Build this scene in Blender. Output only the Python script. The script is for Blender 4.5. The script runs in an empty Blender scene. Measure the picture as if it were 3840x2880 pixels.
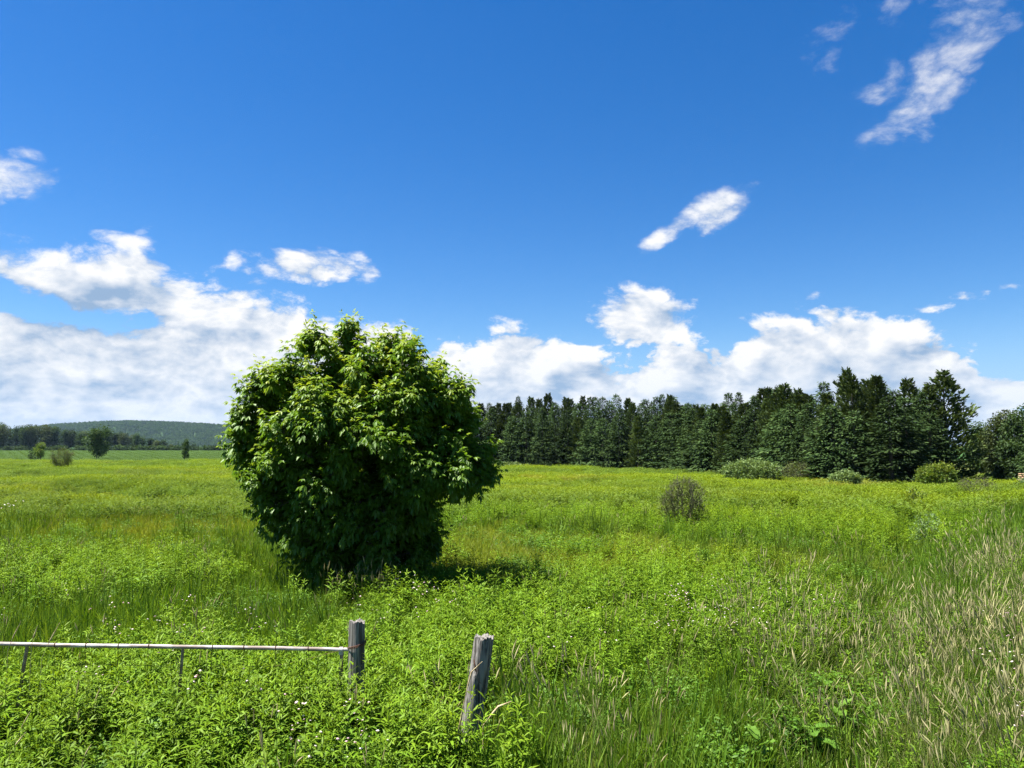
import bpy, math, random
import numpy as np
from mathutils import Vector
PI = math.pi
SC = bpy.context.scene
COL = SC.collection

# ------------------------------------------------------------------ camera
FPX = 2885.0                                  # focal length in photograph pixels (3840 wide)
EYE = np.array([0.0, 0.0, 3.0])
PITCH = math.atan(232 / FPX)
cam = bpy.data.cameras.new('camera'); camo = bpy.data.objects.new('camera', cam); COL.objects.link(camo)
cam.sensor_fit = 'HORIZONTAL'; cam.sensor_width = 36.0; cam.lens = 36.0 * FPX / 3840
cam.clip_start = 0.05; cam.clip_end = 20000
camo.location = EYE; camo.rotation_euler = (PI / 2 + PITCH, 0, 0)
SC.camera = camo
FWD = np.array([0, math.cos(PITCH), math.sin(PITCH)]); UPV = np.array([0, -math.sin(PITCH), math.cos(PITCH)])
def pix_dir(px, py):
    d = FWD + np.array([1., 0, 0]) * (px - 1920) / FPX + UPV * (1440 - py) / FPX
    return d / np.linalg.norm(d)
def project(x, y, z):
    vz = z - EYE[2]; w = y * FWD[1] + vz * FWD[2]; u = y * UPV[1] + vz * UPV[2]
    w = np.maximum(w, 0.01)
    return 1920 + FPX * x / w, 1440 - FPX * u / w

# ------------------------------------------------------------------ sun, exposure
SUN_EL = math.radians(66); SUN_DIR = np.array([-0.97, 0.06, 0.0]); SUN_DIR /= np.linalg.norm(SUN_DIR)
SUN_DIR = np.array([SUN_DIR[0] * math.cos(SUN_EL), SUN_DIR[1] * math.cos(SUN_EL), math.sin(SUN_EL)])
sl = bpy.data.lights.new('sun', 'SUN'); sl.energy = 5.0; sl.angle = math.radians(0.53); sl.color = (1.0, 0.955, 0.88)
so = bpy.data.objects.new('sun', sl); COL.objects.link(so)
so.rotation_euler = Vector(-SUN_DIR).to_track_quat('-Z', 'Y').to_euler(); so.location = (-20, 10, 60)
SC.view_settings.view_transform = 'Standard'; SC.view_settings.look = 'None'
SC.view_settings.gamma = 1.0; SC.view_settings.use_curve_mapping = False
SC.view_settings.exposure = 1.7
SC.cycles.max_bounces = 6; SC.cycles.diffuse_bounces = 2; SC.cycles.glossy_bounces = 1
SC.cycles.transmission_bounces = 3; SC.cycles.transparent_max_bounces = 4; SC.cycles.volume_bounces = 0
SC.cycles.caustics_reflective = False; SC.cycles.caustics_refractive = False
SC.cycles.sample_clamp_indirect = 4.0; SC.cycles.use_denoising = True; SC.cycles.denoising_prefilter = 'NONE'

# ------------------------------------------------------------------ world: Nishita sky and cumulus clouds
world = bpy.data.worlds.new('World'); SC.world = world; world.use_nodes = True
class Tree:
    """small node-writing helper"""
    def __init__(s, nt): s.nt = nt
    def n(s, typ, **kw):
        nd = s.nt.nodes.new(typ)
        for k, v in kw.items(): setattr(nd, k, v)
        return nd
    def put(s, sock, v):
        if isinstance(v, bpy.types.NodeSocket): s.nt.links.new(v, sock)
        elif v is not None: sock.default_value = v
    def m(s, op, a, b=None, c=None, clamp=False):
        nd = s.n('ShaderNodeMath', operation=op, use_clamp=clamp)
        for i, v in enumerate((a, b, c)): s.put(nd.inputs[i], v)
        return nd.outputs[0]
    def v(s, op, a, b=None):
        nd = s.n('ShaderNodeVectorMath', operation=op); s.put(nd.inputs[0], a); s.put(nd.inputs[1], b)
        return nd.outputs[1] if op in ('DOT_PRODUCT', 'LENGTH', 'DISTANCE') else nd.outputs[0]
    def scale(s, a, f):
        nd = s.n('ShaderNodeVectorMath', operation='SCALE'); s.put(nd.inputs[0], a); s.put(nd.inputs['Scale'], f); return nd.outputs[0]
    def smooth(s, x, a, b):
        nd = s.n('ShaderNodeMapRange', interpolation_type='SMOOTHSTEP')
        s.put(nd.inputs[0], x); nd.inputs[1].default_value = a; nd.inputs[2].default_value = b
        return nd.outputs[0]
    def lin(s, x, a, b, c=0.0, d=1.0):
        nd = s.n('ShaderNodeMapRange'); s.put(nd.inputs[0], x)
        for i, q in enumerate((a, b, c, d)): nd.inputs[1 + i].default_value = q
        return nd.outputs[0]
    def noise(s, vec, scale, detail=2.0, rough=0.5, lac=2.0, dist=0.0, dim='3D'):
        nd = s.n('ShaderNodeTexNoise', noise_dimensions=dim); s.put(nd.inputs['Vector'], vec)
        nd.inputs['Scale'].default_value = scale; nd.inputs['Detail'].default_value = detail
        nd.inputs['Roughness'].default_value = rough; nd.inputs['Lacunarity'].default_value = lac
        nd.inputs['Distortion'].default_value = dist
        return nd.outputs[0]
    def mix(s, f, a, b, blend='MIX'):
        nd = s.n('ShaderNodeMix', data_type='RGBA', blend_type=blend); s.put(nd.inputs[0], f)
        for k, q in ((6, a), (7, b)):
            if isinstance(q, tuple) and len(q) == 3: q = (*q, 1.0)
            s.put(nd.inputs[k], q)
        return nd.outputs[2]

def azel(px, py):
    d = pix_dir(px, py); return math.atan2(d[0], d[1]), math.asin(d[2])

SKY_K = 0.050
def build_world():
    nt = world.node_tree; nt.nodes.clear(); t = Tree(nt)
    out = t.n('ShaderNodeOutputWorld'); bg = t.n('ShaderNodeBackground')
    sky = t.n('ShaderNodeTexSky', sky_type='NISHITA'); sky.sun_disc = False
    sky.sun_elevation = SUN_EL; sky.sun_rotation = math.atan2(SUN_DIR[0], SUN_DIR[1])
    sky.altitude = 100; sky.air_density = 1.0; sky.dust_density = 0.25; sky.ozone_density = 5.0
    hs = t.n('ShaderNodeHueSaturation'); t.put(hs.inputs['Color'], sky.outputs[0])
    hs.inputs['Hue'].default_value = 0.507; hs.inputs['Saturation'].default_value = 1.34; hs.inputs['Value'].default_value = 0.96
    tc = t.n('ShaderNodeTexCoord'); d = tc.outputs['Generated']
    sep = t.n('ShaderNodeSeparateXYZ'); t.put(sep.inputs[0], d)
    az = t.m('ARCTAN2', sep.outputs[0], sep.outputs[1]); el = t.m('ARCSINE', sep.outputs[2])
    # noise domain stretched so that puffs flatten towards the horizon
    flat = t.v('MULTIPLY', d, (1.0, 1.0, 1.7))
    LOFF = (-0.020, 0.0, 0.036)                       # towards the light
    flat2 = t.v('ADD', flat, LOFF)
    def fields(vec, d1, d2):
        n1 = t.noise(vec, 6.5, d1, 0.58, 2.1, 0.35)
        pn = t.noise(vec, 13.0, d2, 0.55, 2.2, 0.2)
        puff = t.m('SUBTRACT', t.m('ABSOLUTE', t.m('MULTIPLY_ADD', pn, 2.0, -1.0)), 0.20)   # billows with creased valleys
        return t.m('MULTIPLY_ADD', puff, 1.35, t.m('MULTIPLY', t.m('SUBTRACT', n1, 0.5), 1.9))
    NA = fields(flat, 8.0, 6.0); NB = fields(flat2, 3.0, 3.0)
    big = t.noise(flat, 3.4, 2.0, 0.5)
    fc = t.n('ShaderNodeFloatCurve'); cv = fc.mapping.curves[0]      # top of the cumulus bank against azimuth
    TOP = [(-60, 860), (120, 905), (280, 930), (400, 890), (470, 880), (580, 960), (700, 1030), (900, 1085), (1100, 1130), (1300, 1190), (1440, 1195), (1540, 1250),
           (1575, 1330), (1620, 1300), (1680, 1255), (1800, 1275), (1920, 1230), (2050, 1240), (2200, 1290), (2350, 1335), (2500, 1340), (2600, 1320), (2750, 1290), (2900, 1225), (3050, 1200),
           (3250, 1180), (3450, 1225), (3620, 1310), (3720, 1400), (3790, 1500), (3860, 1540)]
    pts = []
    for px, py in TOP:
        a, e = azel(px, py); pts.append(((a + 0.62) / 1.24, e / 0.5))
    while len(cv.points) < len(pts): cv.points.new(0.5, 0.5)
    for p, q in zip(cv.points, sorted(pts)): p.location = (min(max(q[0], 0), 1), q[1]); p.handle_type = 'AUTO'
    fc.mapping.update()
    t.put(fc.inputs['Value'], t.lin(az, -0.62, 0.62))
    top = t.m('MULTIPLY', fc.outputs[0], 0.5)
    # beside and behind the frame the bank goes on with a height that wanders
    side = t.smooth(t.m('ABSOLUTE', az), 0.60, 0.75)
    tm = t.n('ShaderNodeMix', data_type='FLOAT'); t.put(tm.inputs[0], side); t.put(tm.inputs[2], top); t.put(tm.inputs[3], t.lin(big, 0.3, 0.7, 0.04, 0.24))
    h0 = t.m('MULTIPLY', t.m('SUBTRACT', tm.outputs[0], el), 13.0)
    h0 = t.m('ADD', h0, 0.22)
    band = t.m('MINIMUM', h0, 0.80)
    band2 = t.m('MINIMUM', t.m('SUBTRACT', h0, 0.13), 0.80)
    def blob(px, py, rx, ry, rot, k, bias=0.0):
        a, e = azel(px, py); rot = math.radians(rot)
        ca, sa = math.cos(rot), math.sin(rot)
        da = t.m('SUBTRACT', az, a); de = t.m('SUBTRACT', el, e)
        X = t.m('MULTIPLY_ADD', da, ca * FPX / rx, t.m('MULTIPLY', de, sa * FPX / rx))
        Y = t.m('MULTIPLY_ADD', da, -sa * FPX / ry, t.m('MULTIPLY', de, ca * FPX / ry))
        return t.m('MULTIPLY_ADD', t.m('MULTIPLY_ADD', X, X, t.m('MULTIPLY', Y, Y)), -k, k + bias)
    gap = t.m('MAXIMUM', blob(40, 1120, 420, 75, -13, 1.0), blob(470, 1190, 190, 45, -3, 0.7))   # blue strips inside the bank
    band = t.m('SUBTRACT', band, t.m('MAXIMUM', gap, 0.0))
    f = band
    for b in ((20, 655, 185, 105, 6, 0.85), (1185, 1000, 240, 85, 0, 0.80), (2690, 780, 170, 75, 18, 0.70), (2540, 850, 190, 40, 30, 0.42),
              (3530, 205, 380, 130, 42, 0.58), (3430, 430, 110, 70, 60, 0.25), (3110, 150, 130, 85, 35, 0.3, -0.26),
              (3390, 25, 95, 50, 30, 0.22), (3260, 330, 120, 55, 35, 0.25, -0.2),
              (2430, 1190, 230, 130, 5, 0.55), (3730, 1475, 135, 85, 0, 0.75), (3560, 1145, 240, 28, 14, 0.22), (920, 985, 75, 50, 20, 0.18)):
        f = t.m('MAXIMUM', f, blob(*b))
    F = t.m('ADD', f, NA)
    alpha = t.smooth(t.m('DIVIDE', F, t.lin(el, 0.10, 0.36, 0.18, 0.95)), 0.0, 1.0)
    dif = t.m('ADD', t.m('SUBTRACT', NA, NB), t.m('SUBTRACT', band, band2))
    lit = t.m('MULTIPLY_ADD', dif, 1.10, 0.64)
    lit = t.m('SUBTRACT', lit, t.m('MULTIPLY', t.m('MULTIPLY', t.smooth(F, 0.5, 1.5), t.smooth(big, 0.35, 0.65)), 0.45), clamp=True)
    ccol = t.mix(lit, CLOUD_DARK, CLOUD_LIT)
    low = t.smooth(el, 0.13, 0.0)                     # low far clouds are seen through more air
    ccol = t.mix(t.m('MULTIPLY', low, 0.42), ccol, CLOUD_FAR)
    alpha = t.m('MULTIPLY', alpha, t.lin(el, 0.26, 0.45, 0.98, 0.72))
    alpha = t.m('MULTIPLY', alpha, t.smooth(el, -0.05, -0.01))
    skyc = t.mix(t.m('MULTIPLY', t.smooth(el, 0.16, -0.01), 0.9), t.scale(hs.outputs[0], SKY_K), (0.105, 0.185, 0.315))
    col = t.mix(alpha, skyc, ccol)
    t.put(bg.inputs[0], col); bg.inputs[1].default_value = 1.0
    t.put(out.inputs[0], bg.outputs[0])
CLOUD_DARK, CLOUD_LIT, CLOUD_FAR = (0.100, 0.145, 0.210), (0.318, 0.318, 0.318), (0.155, 0.215, 0.300)
build_world()
world.cycles.sampling_method = 'MANUAL'; world.cycles.sample_map_resolution = 512

# ------------------------------------------------------------------ helpers: objects and labels
def link(o, parent=None):
    COL.objects.link(o)
    if parent is not None: o.parent = parent
    return o
def tag(o, label=None, cat=None, group=None, kind=None):
    if label: o['label'] = label
    if cat: o['category'] = cat
    if group: o['group'] = group
    if kind: o['kind'] = kind
    return o
def thing(name, label, cat, loc=(0, 0, 0), rotz=0.0, group=None, scale=1.0):
    o = bpy.data.objects.new(name, None); o.empty_display_size = 0.2; link(o)
    o.location = tuple(float(q) for q in loc); o.rotation_euler = (0, 0, rotz)
    o.scale = (scale,) * 3 if isinstance(scale, (int, float)) else scale
    return tag(o, label, cat, group)
def part(name, me, parent, kind=None, label=None):
    o = bpy.data.objects.new(name, me); link(o, parent)
    return tag(o, label, None, None, kind)

class Geo:
    """collects triangles/quads with two float attributes: var (colour variation) and tip (0 root .. 1 tip)"""
    def __init__(s): s.V = []; s.F3 = []; s.F4 = []; s.var = []; s.tip = []; s.n = 0
    def add(s, V, F3=None, F4=None, var=0.5, tip=0.0):
        V = np.asarray(V, float).reshape(-1, 3); k = len(V)
        s.V.append(V)
        if F3 is not None and len(F3): s.F3.append(np.asarray(F3, int).reshape(-1, 3) + s.n)
        if F4 is not None and len(F4): s.F4.append(np.asarray(F4, int).reshape(-1, 4) + s.n)
        s.var.append(np.broadcast_to(np.asarray(var, float), (k,))); s.tip.append(np.broadcast_to(np.asarray(tip, float), (k,)))
        s.n += k
        return s
    def merge(s, o, off=(0, 0, 0), rotz=0.0, sc=1.0, var=None):
        V = np.concatenate(o.V); c, q = math.cos(rotz), math.sin(rotz)
        W = np.stack([V[:, 0] * c - V[:, 1] * q, V[:, 0] * q + V[:, 1] * c, V[:, 2]], 1) * sc + np.array(off)
        s.add(W, np.concatenate(o.F3) if o.F3 else None, np.concatenate(o.F4) if o.F4 else None,
              np.concatenate(o.var) if var is None else np.clip(np.concatenate(o.var) + var, 0, 1), np.concatenate(o.tip))
    def mesh(s, name, mat, smooth=False):
        me = bpy.data.meshes.new(name)
        V = np.concatenate(s.V); f3 = np.concatenate(s.F3) if s.F3 else np.zeros((0, 3), int); f4 = np.concatenate(s.F4) if s.F4 else np.zeros((0, 4), int)
        me.vertices.add(len(V)); me.vertices.foreach_set('co', V.astype(np.float32).ravel())
        lv = np.concatenate([f3.ravel(), f4.ravel()]); tot = np.concatenate([np.full(len(f3), 3), np.full(len(f4), 4)])
        st = np.concatenate([[0], np.cumsum(tot)[:-1]]) if len(tot) else np.zeros(0)
        me.loops.add(len(lv)); me.loops.foreach_set('vertex_index', lv.astype(np.int32))
        me.polygons.add(len(tot)); me.polygons.foreach_set('loop_start', st.astype(np.int32)); me.polygons.foreach_set('loop_total', tot.astype(np.int32))
        if smooth: me.polygons.foreach_set('use_smooth', np.ones(len(tot), bool))
        for nm, ar in (('var', s.var), ('tip', s.tip)):
            a = me.attributes.new(nm, 'FLOAT', 'POINT'); a.data.foreach_set('value', np.concatenate(ar).astype(np.float32))
        if mat is not None: me.materials.append(mat)
        me.update(calc_edges=True); me.validate()
        return me

def nrm(a): return a / np.maximum(np.linalg.norm(a, axis=-1, keepdims=True), 1e-9)
def side_of(D, R, roll=0.0):
    """a side vector for each direction: horizontal, rolled about the direction"""
    up = np.array([0, 0, 1.0]); S = np.cross(D, up)
    bad = np.linalg.norm(S, axis=1) < 1e-3; S[bad] = [1, 0, 0]
    S = nrm(S); T = nrm(np.cross(S, D))
    a = R.uniform(-1, 1, len(D)) * roll
    return S * np.cos(a)[:, None] + T * np.sin(a)[:, None]
PROFILES = {'lance': (0.35, 1.0, 0.72, 0.0), 'grass': (0.8, 1.0, 0.7, 0.0), 'spray': (0.3, 1.0, 0.9, 0.15)}
def blades(g, P, D, S, L, W, droop, segs=2, prof='lance', var=0.5, fold=0.0):
    """narrow leaves: rooted at P, heading D, width along S, bending down by droop*L at the tip"""
    n = len(P); L = np.broadcast_to(L, (n,)); W = np.broadcast_to(W, (n,)); droop = np.broadcast_to(droop, (n,)); var = np.broadcast_to(var, (n,))
    if n == 0: return
    pr = PROFILES[prof]; ts = np.linspace(0, 1, segs + 1); V = []; tp = []
    for t in ts:
        c = P + D * (L * t)[:, None]; c[:, 2] -= droop * L * t * t
        w = np.interp(t, [0, 0.35, 0.7, 1.0], pr)
        if t < 1 or pr[-1] > 0:
            h = S * (W * w * 0.5)[:, None]; V += [c - h, c + h]; tp += [t, t]
        else: V.append(c); tp.append(1.0)
    k = len(V); V = np.stack(V, 1).reshape(-1, 3); base = (np.arange(n) * k)[:, None]; F4 = []; F3 = []
    for i in range(segs):
        a = 2 * i
        if 2 * i + 3 < k: F4.append(base + np.array([a, a + 1, a + 3, a + 2]))
        else: F3.append(base + np.array([a, a + 1, a + 2]))
    g.add(V, np.concatenate(F3) if F3 else None, np.concatenate(F4) if F4 else None, np.repeat(var, k), np.tile(tp, n))
def leaves(g, P, D, S, L, W, droop, var=0.5):
    """pointed leaf of four triangles' worth: base, two shoulders, tip, folded along the midrib"""
    n = len(P); L = np.broadcast_to(L, (n,)); W = np.broadcast_to(W, (n,)); droop = np.broadcast_to(droop, (n,)); var = np.broadcast_to(var, (n,))
    T = nrm(np.cross(S, D)); dz = np.zeros((n, 3)); dz[:, 2] = droop * L
    m = P + D * (L * 0.42)[:, None] - dz * 0.2; tp = P + D * L[:, None] - dz; h = S * (W * 0.5)[:, None]; u = T * (W * 0.16)[:, None]
    V = np.stack([P, m - h + u, m + h + u, tp, m - u * 0.3], 1).reshape(-1, 3); b = (np.arange(n) * 5)[:, None]
    F = np.concatenate([b + np.array(q) for q in ((0, 4, 1), (0, 2, 4), (1, 4, 3), (4, 2, 3))])
    g.add(V, F, None, np.repeat(var, 5), np.tile([0, .5, .5, 1, .5], n))
def tube(g, pts, rad, sides=5, var=0.5, cap=False):
    pts = np.asarray(pts, float); n = len(pts); rad = np.broadcast_to(rad, (n,)); tg = np.gradient(pts, axis=0); tg = nrm(tg)
    ref = np.array([0.3, 0.1, 1.0]) if abs(tg[0][2]) < 0.9 else np.array([1.0, 0.2, 0])
    a = nrm(np.cross(tg, ref)); b = np.cross(tg, a); th = np.arange(sides) * 2 * PI / sides
    V = pts[:, None] + rad[:, None, None] * (a[:, None] * np.cos(th)[None, :, None] + b[:, None] * np.sin(th)[None, :, None])
    F = []
    for i in range(n - 1):
        for j in range(sides):
            k = (j + 1) % sides; F.append((i * sides + j, i * sides + k, (i + 1) * sides + k, (i + 1) * sides + j))
    g.add(V.reshape(-1, 3), None, F, var, np.repeat(np.linspace(0, 1, n), sides))
    if cap:
        for e in (0, n - 1):
            ring = V[e]; c = pts[e]
            g.add(np.vstack([ring, c]), [(j, (j + 1) % sides, sides) for j in range(sides)], None, var, float(e > 0))
def box(g, c, s, rotz=0.0, var=0.5, jit=0.0, R=None):
    q = np.array([(x, y, z) for x in (-.5, .5) for y in (-.5, .5) for z in (-.5, .5)]) * np.array(s)
    if R is not None: q = q + R.uniform(-jit, jit, q.shape)
    cc, ss = math.cos(rotz), math.sin(rotz)
    q = np.stack([q[:, 0] * cc - q[:, 1] * ss, q[:, 0] * ss + q[:, 1] * cc, q[:, 2]], 1) + np.array(c)
    g.add(q, None, [(0, 1, 3, 2), (4, 6, 7, 5), (0, 4, 5, 1), (2, 3, 7, 6), (0, 2, 6, 4), (1, 5, 7, 3)], var)

def sstep(a, b, x):
    t = np.clip((np.asarray(x, float) - a) / (b - a), 0, 1); return t * t * (3 - 2 * t)
def hash2(i, j, s):
    v = np.sin(i * 127.1 + j * 311.7 + s * 74.7) * 43758.5453; return v - np.floor(v)
def vnoise(x, y, s=0):
    x = np.asarray(x, float); y = np.asarray(y, float); i = np.floor(x); j = np.floor(y); u = x - i; v = y - j
    u = u * u * (3 - 2 * u); v = v * v * (3 - 2 * v)
    return (hash2(i, j, s) * (1 - u) + hash2(i + 1, j, s) * u) * (1 - v) + (hash2(i, j + 1, s) * (1 - u) + hash2(i + 1, j + 1, s) * u) * v
def fbm(x, y, s=0, o=3):
    r = 0; a = 0.5; t = 0
    for k in range(o): r = r + a * vnoise(x * 2 ** k, y * 2 ** k, s + k); t += a; a *= 0.5
    return r / t

# ------------------------------------------------------------------ materials
def leaf_mat(name, cols, trans=0.35, gloss=0.02, tipcol=None, tipfrom=0.6, dry=(0.30, 0.235, 0.10), rnd=0.25, rough=0.55, yelmul=(1.28, 1.06, 0.70)):
    """cols: dark, mid, light leaf colour picked by var; tint on an instance leads to a dry colour, bri scales"""
    m = bpy.data.materials.new(name); m.use_nodes = True; nt = m.node_tree; nt.nodes.clear(); t = Tree(nt)
    va = t.n('ShaderNodeAttribute', attribute_name='var').outputs['Fac']
    ramp = t.n('ShaderNodeValToRGB'); cr = ramp.color_ramp
    while len(cr.elements) < len(cols): cr.elements.new(0.5)
    for i, c in enumerate(cols): cr.elements[i].position = i / (len(cols) - 1); cr.elements[i].color = (*c, 1)
    t.put(ramp.inputs[0], va); c = ramp.outputs[0]
    if tipcol:
        ta = t.n('ShaderNodeAttribute', attribute_name='tip').outputs['Fac']
        c = t.mix(t.smooth(ta, tipfrom, 1.0), c, tipcol)
    ti = t.n('ShaderNodeAttribute', attribute_name='tint', attribute_type='INSTANCER').outputs['Fac']
    c = t.mix(ti, c, dry)
    ye = t.n('ShaderNodeAttribute', attribute_name='yel', attribute_type='INSTANCER').outputs['Fac']
    c = t.mix(ye, c, t.mix(1.0, c, yelmul, 'MULTIPLY'))
    oi = t.n('ShaderNodeObjectInfo').outputs['Random']
    c = t.scale(c, t.lin(oi, 0, 1, 1 - rnd, 1 + rnd))
    d = t.n('ShaderNodeBsdfDiffuse'); t.put(d.inputs[0], c)
    tr = t.n('ShaderNodeBsdfTranslucent'); t.put(tr.inputs[0], t.mix(1.0, c, (1.25, 1.15, 0.6), 'MULTIPLY'))
    mx = t.n('ShaderNodeMixShader'); mx.inputs[0].default_value = trans; t.put(mx.inputs[1], d.outputs[0]); t.put(mx.inputs[2], tr.outputs[0])
    gl = t.n('ShaderNodeBsdfGlossy'); gl.inputs['Roughness'].default_value = rough; gl.inputs['Color'].default_value = (.9, 1, .8, 1)
    m2 = t.n('ShaderNodeMixShader'); m2.inputs[0].default_value = gloss; t.put(m2.inputs[1], mx.outputs[0]); t.put(m2.inputs[2], gl.outputs[0])
    o = t.n('ShaderNodeOutputMaterial'); t.put(o.inputs[0], m2.outputs[0])
    return m
def plain_mat(name, c0, c1, scale=8.0, rough=0.8, metal=0.0, bump=0.2, stretch=(1, 1, 1), detail=6.0, lo=0.35, hi=0.65):
    m = bpy.data.materials.new(name); m.use_nodes = True; nt = m.node_tree; t = Tree(nt); b = nt.nodes['Principled BSDF']
    tc = t.n('ShaderNodeTexCoord'); v = t.v('MULTIPLY', tc.outputs['Object'], stretch)
    n = t.noise(v, scale, detail, 0.6); t.put(b.inputs['Base Color'], t.mix(t.smooth(n, lo, hi), c0, c1))
    b.inputs['Roughness'].default_value = rough; b.inputs['Metallic'].default_value = metal; b.inputs['Specular IOR Level'].default_value = 0.0 if rough >= 1 else 0.3
    if bump:
        bp = t.n('ShaderNodeBump'); bp.inputs['Strength'].default_value = bump; bp.inputs['Distance'].default_value = 0.02; t.put(bp.inputs['Height'], n); t.put(b.inputs['Normal'], bp.outputs[0])
    return m

# ------------------------------------------------------------------ the lie of the land
def ditch_x(y): return 2.3 + (y - 6.0) * 0.555
def H(x, y):
    x = np.asarray(x, float); y = np.asarray(y, float)
    z = 1.35 * (1 - sstep(1.8, 4.6, y)) - 1.0 * sstep(14, 75, y)
    dx = (x - ditch_x(y)) / 1.14
    fade = sstep(3.5, 6.0, y) * (1 - sstep(38, 62, y))
    z = z - 0.42 * np.exp(-(dx / 0.75) ** 2) * fade + 0.22 * sstep(0.9, 4.0, dx) * fade
    near = 1 - sstep(120, 300, np.hypot(x, y))
    z = z + near * (0.22 * (fbm(x * 0.07 + 3, y * 0.07, 5) - 0.5) + 0.10 * (fbm(x * 0.45, y * 0.45, 9, 2) - 0.5)) * sstep(4, 7, y)
    return z
def ground_at(px, py, lo=4.0, hi=4000.0):
    d = pix_dir(px, py); t = lo
    while t < hi:
        p = EYE + d * t
        if p[2] <= float(H(p[0], p[1])): break
        t *= 1.004
    a, b = t / 1.004, t
    for _ in range(20):
        m = 0.5 * (a + b); p = EYE + d * m
        if p[2] <= float(H(p[0], p[1])): b = m
        else: a = m
    p = EYE + d * b; return np.array([p[0], p[1], float(H(p[0], p[1]))])
def on_col(px, dist):
    """point on the ground in the column of photograph pixel px at forward distance dist"""
    x = (px - 1920) / FPX * dist; return np.array([x, dist, float(H(x, dist))])
def top_z(py, dist):
    """height at which a point dist metres ahead shows at photograph row py"""
    d = pix_dir(1920, py); return EYE[2] + d[2] / d[1] * dist

M = {}
M['soil'] = None
def ground_material():
    m = bpy.data.materials.new('meadow_ground'); m.use_nodes = True; nt = m.node_tree; t = Tree(nt); b = nt.nodes['Principled BSDF']
    geo = t.n('ShaderNodeNewGeometry'); P = geo.outputs['Position']
    sp = t.n('ShaderNodeSeparateXYZ'); t.put(sp.inputs[0], P)
    n1 = t.noise(P, 0.09, 4, 0.6); n2 = t.noise(P, 1.3, 5, 0.65)
    c = t.mix(t.smooth(n1, 0.35, 0.65), (0.050, 0.080, 0.012), (0.095, 0.105, 0.020))
    c = t.mix(t.smooth(n2, 0.45, 0.75), c, (0.060, 0.050, 0.022))
    crop = t.smooth(sp.outputs[1], 172, 190)
    cn = t.noise(P, 0.02, 3, 0.5)
    c = t.mix(crop, c, t.mix(cn, (0.034, 0.088, 0.020), (0.048, 0.105, 0.022)))
    t.put(b.inputs['Base Color'], c); b.inputs['Roughness'].default_value = 0.95; b.inputs['Specular IOR Level'].default_value = 0.1
    bp = t.n('ShaderNodeBump'); bp.inputs['Strength'].default_value = 0.6; bp.inputs['Distance'].default_value = 0.15
    t.put(bp.inputs['Height'], n2); t.put(b.inputs['Normal'], bp.outputs[0])
    return m
def axis(fine, step, far, grow):
    a = list(np.arange(0, fine + 1e-6, step)); s = step
    while a[-1] < far: s *= grow; a.append(a[-1] + s)
    return np.array(a)
def make_ground():
    xs = axis(24, 0.4, 5000, 1.10); xs = np.concatenate([-xs[:0:-1], xs])
    ys = axis(34, 0.35, 5200, 1.07); yb = axis(6, 1.0, 1200, 1.4); ys = np.concatenate([-yb[:0:-1], ys])
    X, Y = np.meshgrid(xs, ys); Z = H(X, Y)
    nx, ny = len(xs), len(ys); i = np.arange(nx * ny).reshape(ny, nx)
    F = np.stack([i[:-1, :-1], i[:-1, 1:], i[1:, 1:], i[1:, :-1]], -1).reshape(-1, 4)
    g = Geo(); g.add(np.stack([X, Y, Z], -1).reshape(-1, 3), None, F)
    o = bpy.data.objects.new('ground', g.mesh('ground', ground_material(), True)); link(o); tag(o, 'gently rolling meadow ground with a shallow ditch and roadside bank', kind='structure')
make_ground()

# ------------------------------------------------------------------ meadow plants (prototypes, then scattered as stuff)
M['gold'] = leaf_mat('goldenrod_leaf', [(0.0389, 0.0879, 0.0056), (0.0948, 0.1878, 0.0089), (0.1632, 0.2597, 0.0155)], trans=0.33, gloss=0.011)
M['grass'] = leaf_mat('grass_blade', [(0.0611, 0.1326, 0.0088), (0.1058, 0.1989, 0.0139), (0.1547, 0.2362, 0.0252)], trans=0.38, gloss=0.012)
M['fine'] = leaf_mat('fine_grass_blade', [(0.0969, 0.1616, 0.0098), (0.139, 0.214, 0.0155), (0.198, 0.2402, 0.0351)], trans=0.42, gloss=0.01)
M['seed'] = leaf_mat('seed_grass_blade', [(0.085, 0.1615, 0.0187), (0.1445, 0.2167, 0.034), (0.44, 0.40, 0.215)], trans=0.35, gloss=0.005)
M['vetch'] = leaf_mat('vetch_leaf', [(0.032, 0.088, 0.008), (0.064, 0.152, 0.0112), (0.096, 0.192, 0.0144)], trans=0.33, gloss=0.015)
M['crop'] = leaf_mat('crop_leaf', [(0.040, 0.085, 0.022), (0.062, 0.118, 0.030), (0.088, 0.145, 0.038)], trans=0.3, gloss=0.01)
M['patchg'] = leaf_mat('field_grass', [(0.0544, 0.1015, 0.0158), (0.084, 0.1348, 0.0216), (0.124, 0.1581, 0.0396)], trans=0.36, gloss=0.006, yelmul=(1.26, 1.12, 0.62), rnd=.18)
M['patchl'] = leaf_mat('field_weed_leaf', [(0.0416, 0.0882, 0.0101), (0.076, 0.1386, 0.0144), (0.12, 0.1806, 0.0202)], trans=0.34, gloss=0.006, yelmul=(1.32, 1.22, 0.50), rnd=.18)
M['petal'] = leaf_mat('pale_petal', [(0.62, 0.40, 0.48), (0.72, 0.58, 0.62), (0.80, 0.76, 0.74)], trans=0.3, gloss=0.01)
M['petalw'] = leaf_mat('white_petal', [(0.70, 0.68, 0.66), (0.78, 0.76, 0.74), (0.82, 0.81, 0.79)], trans=0.3, gloss=0.01)

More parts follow.
